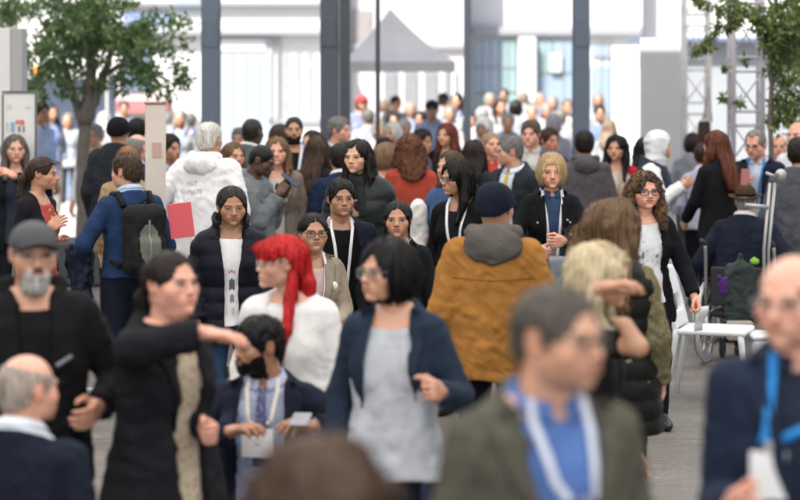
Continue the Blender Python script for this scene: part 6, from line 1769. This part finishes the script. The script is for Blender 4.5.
# ------------------------------------------------------------------ wheelchair
B = m9; r = empty('wheelchair', (B.X, B.Y, 0), B.yaw, 'wheelchair with pale rimmed wheels under the man in the brimmed hat', 'wheelchair')
alu = plain('aluminium', (.50, .51, .53), .3, .8); rub = plain('rubber', (.035, .035, .037), .8); blk_ = plain('black_vinyl', (.012, .012, .014), .6)
pale_r = plain('pale_tyre', (.50, .49, .46), .6)
sz = B.zh-.12
def ring(x, y, z, R, rr, n=40): return tube([(x, y+R*math.cos(t), z+R*math.sin(t)) for t in np.linspace(0, 2*math.pi, n+1)[:-1]], rr, 8, True)
for sd in (1, -1):
    x = sd*.285; w = MB(); w.tube([(x-.03, B.yc+.02, .30), (x+.03, B.yc+.02, .30)], .028, 12)
    for t in np.linspace(0, 2*math.pi, 17)[:-1]: w.tube([(x, B.yc+.02+.02*math.cos(t), .30+.02*math.sin(t)), (x, B.yc+.02+.27*math.cos(t+.1), .30+.27*math.sin(t+.1))], .0025, 5)
    V, Q = ring(x, B.yc+.02, .30, .272, .010); w.add(V, Q)
    wo = w.build('wheel', alu, r, smooth=True)
    mesh_obj('tyre', *ring(x, B.yc+.02, .30, .287, .016), pale_r, wo)
    mesh_obj('hand_rim', *ring(x+sd*.04, B.yc+.02, .30, .250, .010), alu, wo)
    MB().box((x+sd*.022, B.yc+.02+.20, .30-.17), (.006, .03, .055), bev=.003).build('reflector', plain('orange_reflector', (.75, .22, .02), .3), wo)
    fm = MB().tube([(sd*.25, B.yc+.16, sz), (sd*.25, B.yc+.19, sz+.44), (sd*.25, B.yc+.22, sz+.50)], .013); fm.tube([(sd*.25, B.yc+.16, sz-.25), (sd*.25, B.yc+.16, sz)], .013)
    fm.tube([(sd*.25, B.yc+.16, sz-.02), (sd*.25, B.yc-.30, sz-.02), (sd*.24, B.yc-.40, sz-.20), (sd*.22, B.yc-.48, .14)], .013); fm.tube([(sd*.25, B.yc+.16, sz-.24), (sd*.25, B.yc-.28, sz-.24), (sd*.25, B.yc-.30, sz-.02)], .012)
    fm.tube([(sd*.27, B.yc+.14, sz+.20), (sd*.27, B.yc-.20, sz+.20), (sd*.27, B.yc-.22, sz)], .011)
    fm.build('frame', alu, r, smooth=True)
    MB().tube([(sd*.25, B.yc+.22, sz+.50), (sd*.25, B.yc+.33, sz+.53)], .019).build('push_handle', rub, r, smooth=True)
    MB().box((sd*.27, B.yc-.03, sz+.225), (.05, .30, .03), bev=.01).build('armrest', blk_, r)
    cs = MB().tube([(sd*.22, B.yc-.28, .16), (sd*.22, B.yc-.26, .075)], .012); c_o = cs.build('caster_fork', alu, r, smooth=True)
    mesh_obj('caster', *ring(sd*.22, B.yc-.26, .075, .060, .0148, 20), rub, r)
    MB().box((sd*.11, B.yc-.50, .115), (.18, .14, .015), bev=.004).build('footrest', rub, r)
MB().box((0, B.yc-.06, sz-.02), (.46, .42, .04), bev=.015).build('seat', blk_, r)
MB().box((0, B.yc+.17, sz+.19), (.44, .025, .28), bev=.01).build('backrest', blk_, r)
MB().tube([(-.25, B.yc-.02, sz-.22), (.25, B.yc-.02, sz-.04)], .01).tube([(.25, B.yc-.02, sz-.22), (-.25, B.yc-.02, sz-.04)], .01).build('cross_brace', alu, r, smooth=True)
# things hung on it
def hung(name, px0, px1, py0, py1, s, d, mat, label, cat, amp, parts=1):
    a = P3(px0, py0, s); b = P3(px1, py1, s); cx, cz = (a[0]+b[0])/2, (a[2]+b[2])/2; w, h = abs(b[0]-a[0])/2, abs(a[2]-b[2])/2
    class Q_: zs = cz
    f = lambda P: smin(rbox(P, (cx, a[1], cz-.1*h), (w, d, h*.9), min(w, d)*.8), cone(P, (cx, a[1], cz+h*.6), (cx, a[1], cz+h), w*.6, w*.3), .03)+folds(P, Q_, amp, 7, 1.3)
    V, Q = mesh_sdf(f, (cx-w-.06, a[1]-d-.06, cz-h-.06), (cx+w+.06, a[1]+d+.06, cz+h+.06), .009)
    c = V.mean(0); o = mesh_obj(name, V-c, Q, mat, None); o.location = c; return tag(o, label, cat)
hung('jacket_bundle', 724, 755, 256, 324, 144, .065, fabric((.040, .055, .052), .8), 'dark grey-green jacket hung over the back of the wheelchair', 'jacket', .020)
hung('cloth_bag', 718, 728, 274, 296, 147, .03, fabric((.05, .018, .11), .7), 'purple cloth bag hung on the wheelchair', 'bag', .016)
hung('scarf_bundle', 750, 760, 258, 265, 148, .03, fabric((.16, .33, .03), .7), 'lime green scarf end on the wheelchair back', 'scarf', .006)
sh_ = slab('shopping_bag', 728, 754, 322, 341, 146, .10, plain('taupe_paper', (.27, .235, .20), .7), bev=.01); tag(sh_, 'taupe paper bag under the jacket hung on the wheelchair', 'bag')
# brown bag hung on the farther lattice tower
hb = empty('hanging_bag', P3(704, 157, 100), 0, 'dark brown tapered bag hanging by its cord from the farther lattice tower', 'bag')
def L3(px, py, dy=0): q = P3(px, py, 100); return (q[0]-hb.location[0], dy, q[2]-hb.location[2])
V, Q = mesh_sdf(lambda P: np.maximum(rbox([P[0]/(1.08-.9*(P[2]-.0)), P[1], P[2]], (.0, 0, .18), (.075, .03, .18), .02), -1)+.004*noise3(P[0]*20, P[1]*20, P[2]*9, 3), (-.13, -.06, -.03), (.13, .06, .40), .010)
mesh_obj('sack', V, Q, fabric((.060, .030, .028), .6), hb)
mesh_obj('cord', *tube([L3(702, 123), L3(709, 88, -.02), L3(712, 122)], .006, 6), fabric((.05, .03, .028), .7), hb)
# tube stand beside the suited man
s_ = 141; ts = empty('tube_stand', P3(766, HZ, s_)[:2]+(0,), 0, 'pale metal stand of two leaning tubes with a round head', 'stand')
def L4(px, py, dy=0): q = P3(px, py, s_); return (q[0]-ts.location[0], dy, q[2])
wt_ = plain('stand_white', (.40, .39, .385), .3, .5)
MB().tube([(L4(764, 300)[0], 0, 0), L4(764, 250), L4(770, 183)], .0115, 12).build('tube', wt_, ts, smooth=True)
MB().tube([(L4(769, 300)[0], .02, 0), L4(769, 250, .02), L4(775.5, 183, .02)], .0115, 12).build('tube', wt_, ts, smooth=True)
MB().tube([L4(745, 205, -.01), L4(768, 207, -.01)], .015, 12).build('crossbar', plain('stand_grey', (.36, .39, .39), .4, .3), ts, smooth=True)
MB().tube([L4(766, 173), L4(776, 177, .01)], .012, 10).build('lever', wt_, ts, smooth=True)
V, Q = mesh_sdf(lambda P: smax(ell(P, (0, 0, 0), (.040, .032, .044)), -ell(P, (-.045, -.03, -.03), (.03, .03, .05)), .008), (-.07, -.06, -.07), (.07, .06, .07), .006)
h4 = L4(781, 175, .01); mesh_obj('head', V+np.array(h4), Q, wt_, ts)
MB().box((L4(767, 300)[0], .01, .012), (.30, .26, .024), bev=.008).build('base', wt_, ts)

print('people', len(PEOPLE), 'verts', sum(len(o.data.vertices) for o in bpy.data.objects if o.type == 'MESH'))
for i in range(len(PEOPLE)):
    for j in range(i):
        a, b = PEOPLE[i][1], PEOPLE[j][1]; d = math.hypot(a.X-b.X, a.Y-b.Y)
        if d < .33: print('CLOSE %.2f' % d, '|', PEOPLE[i][0][:40], '|', PEOPLE[j][0][:40])
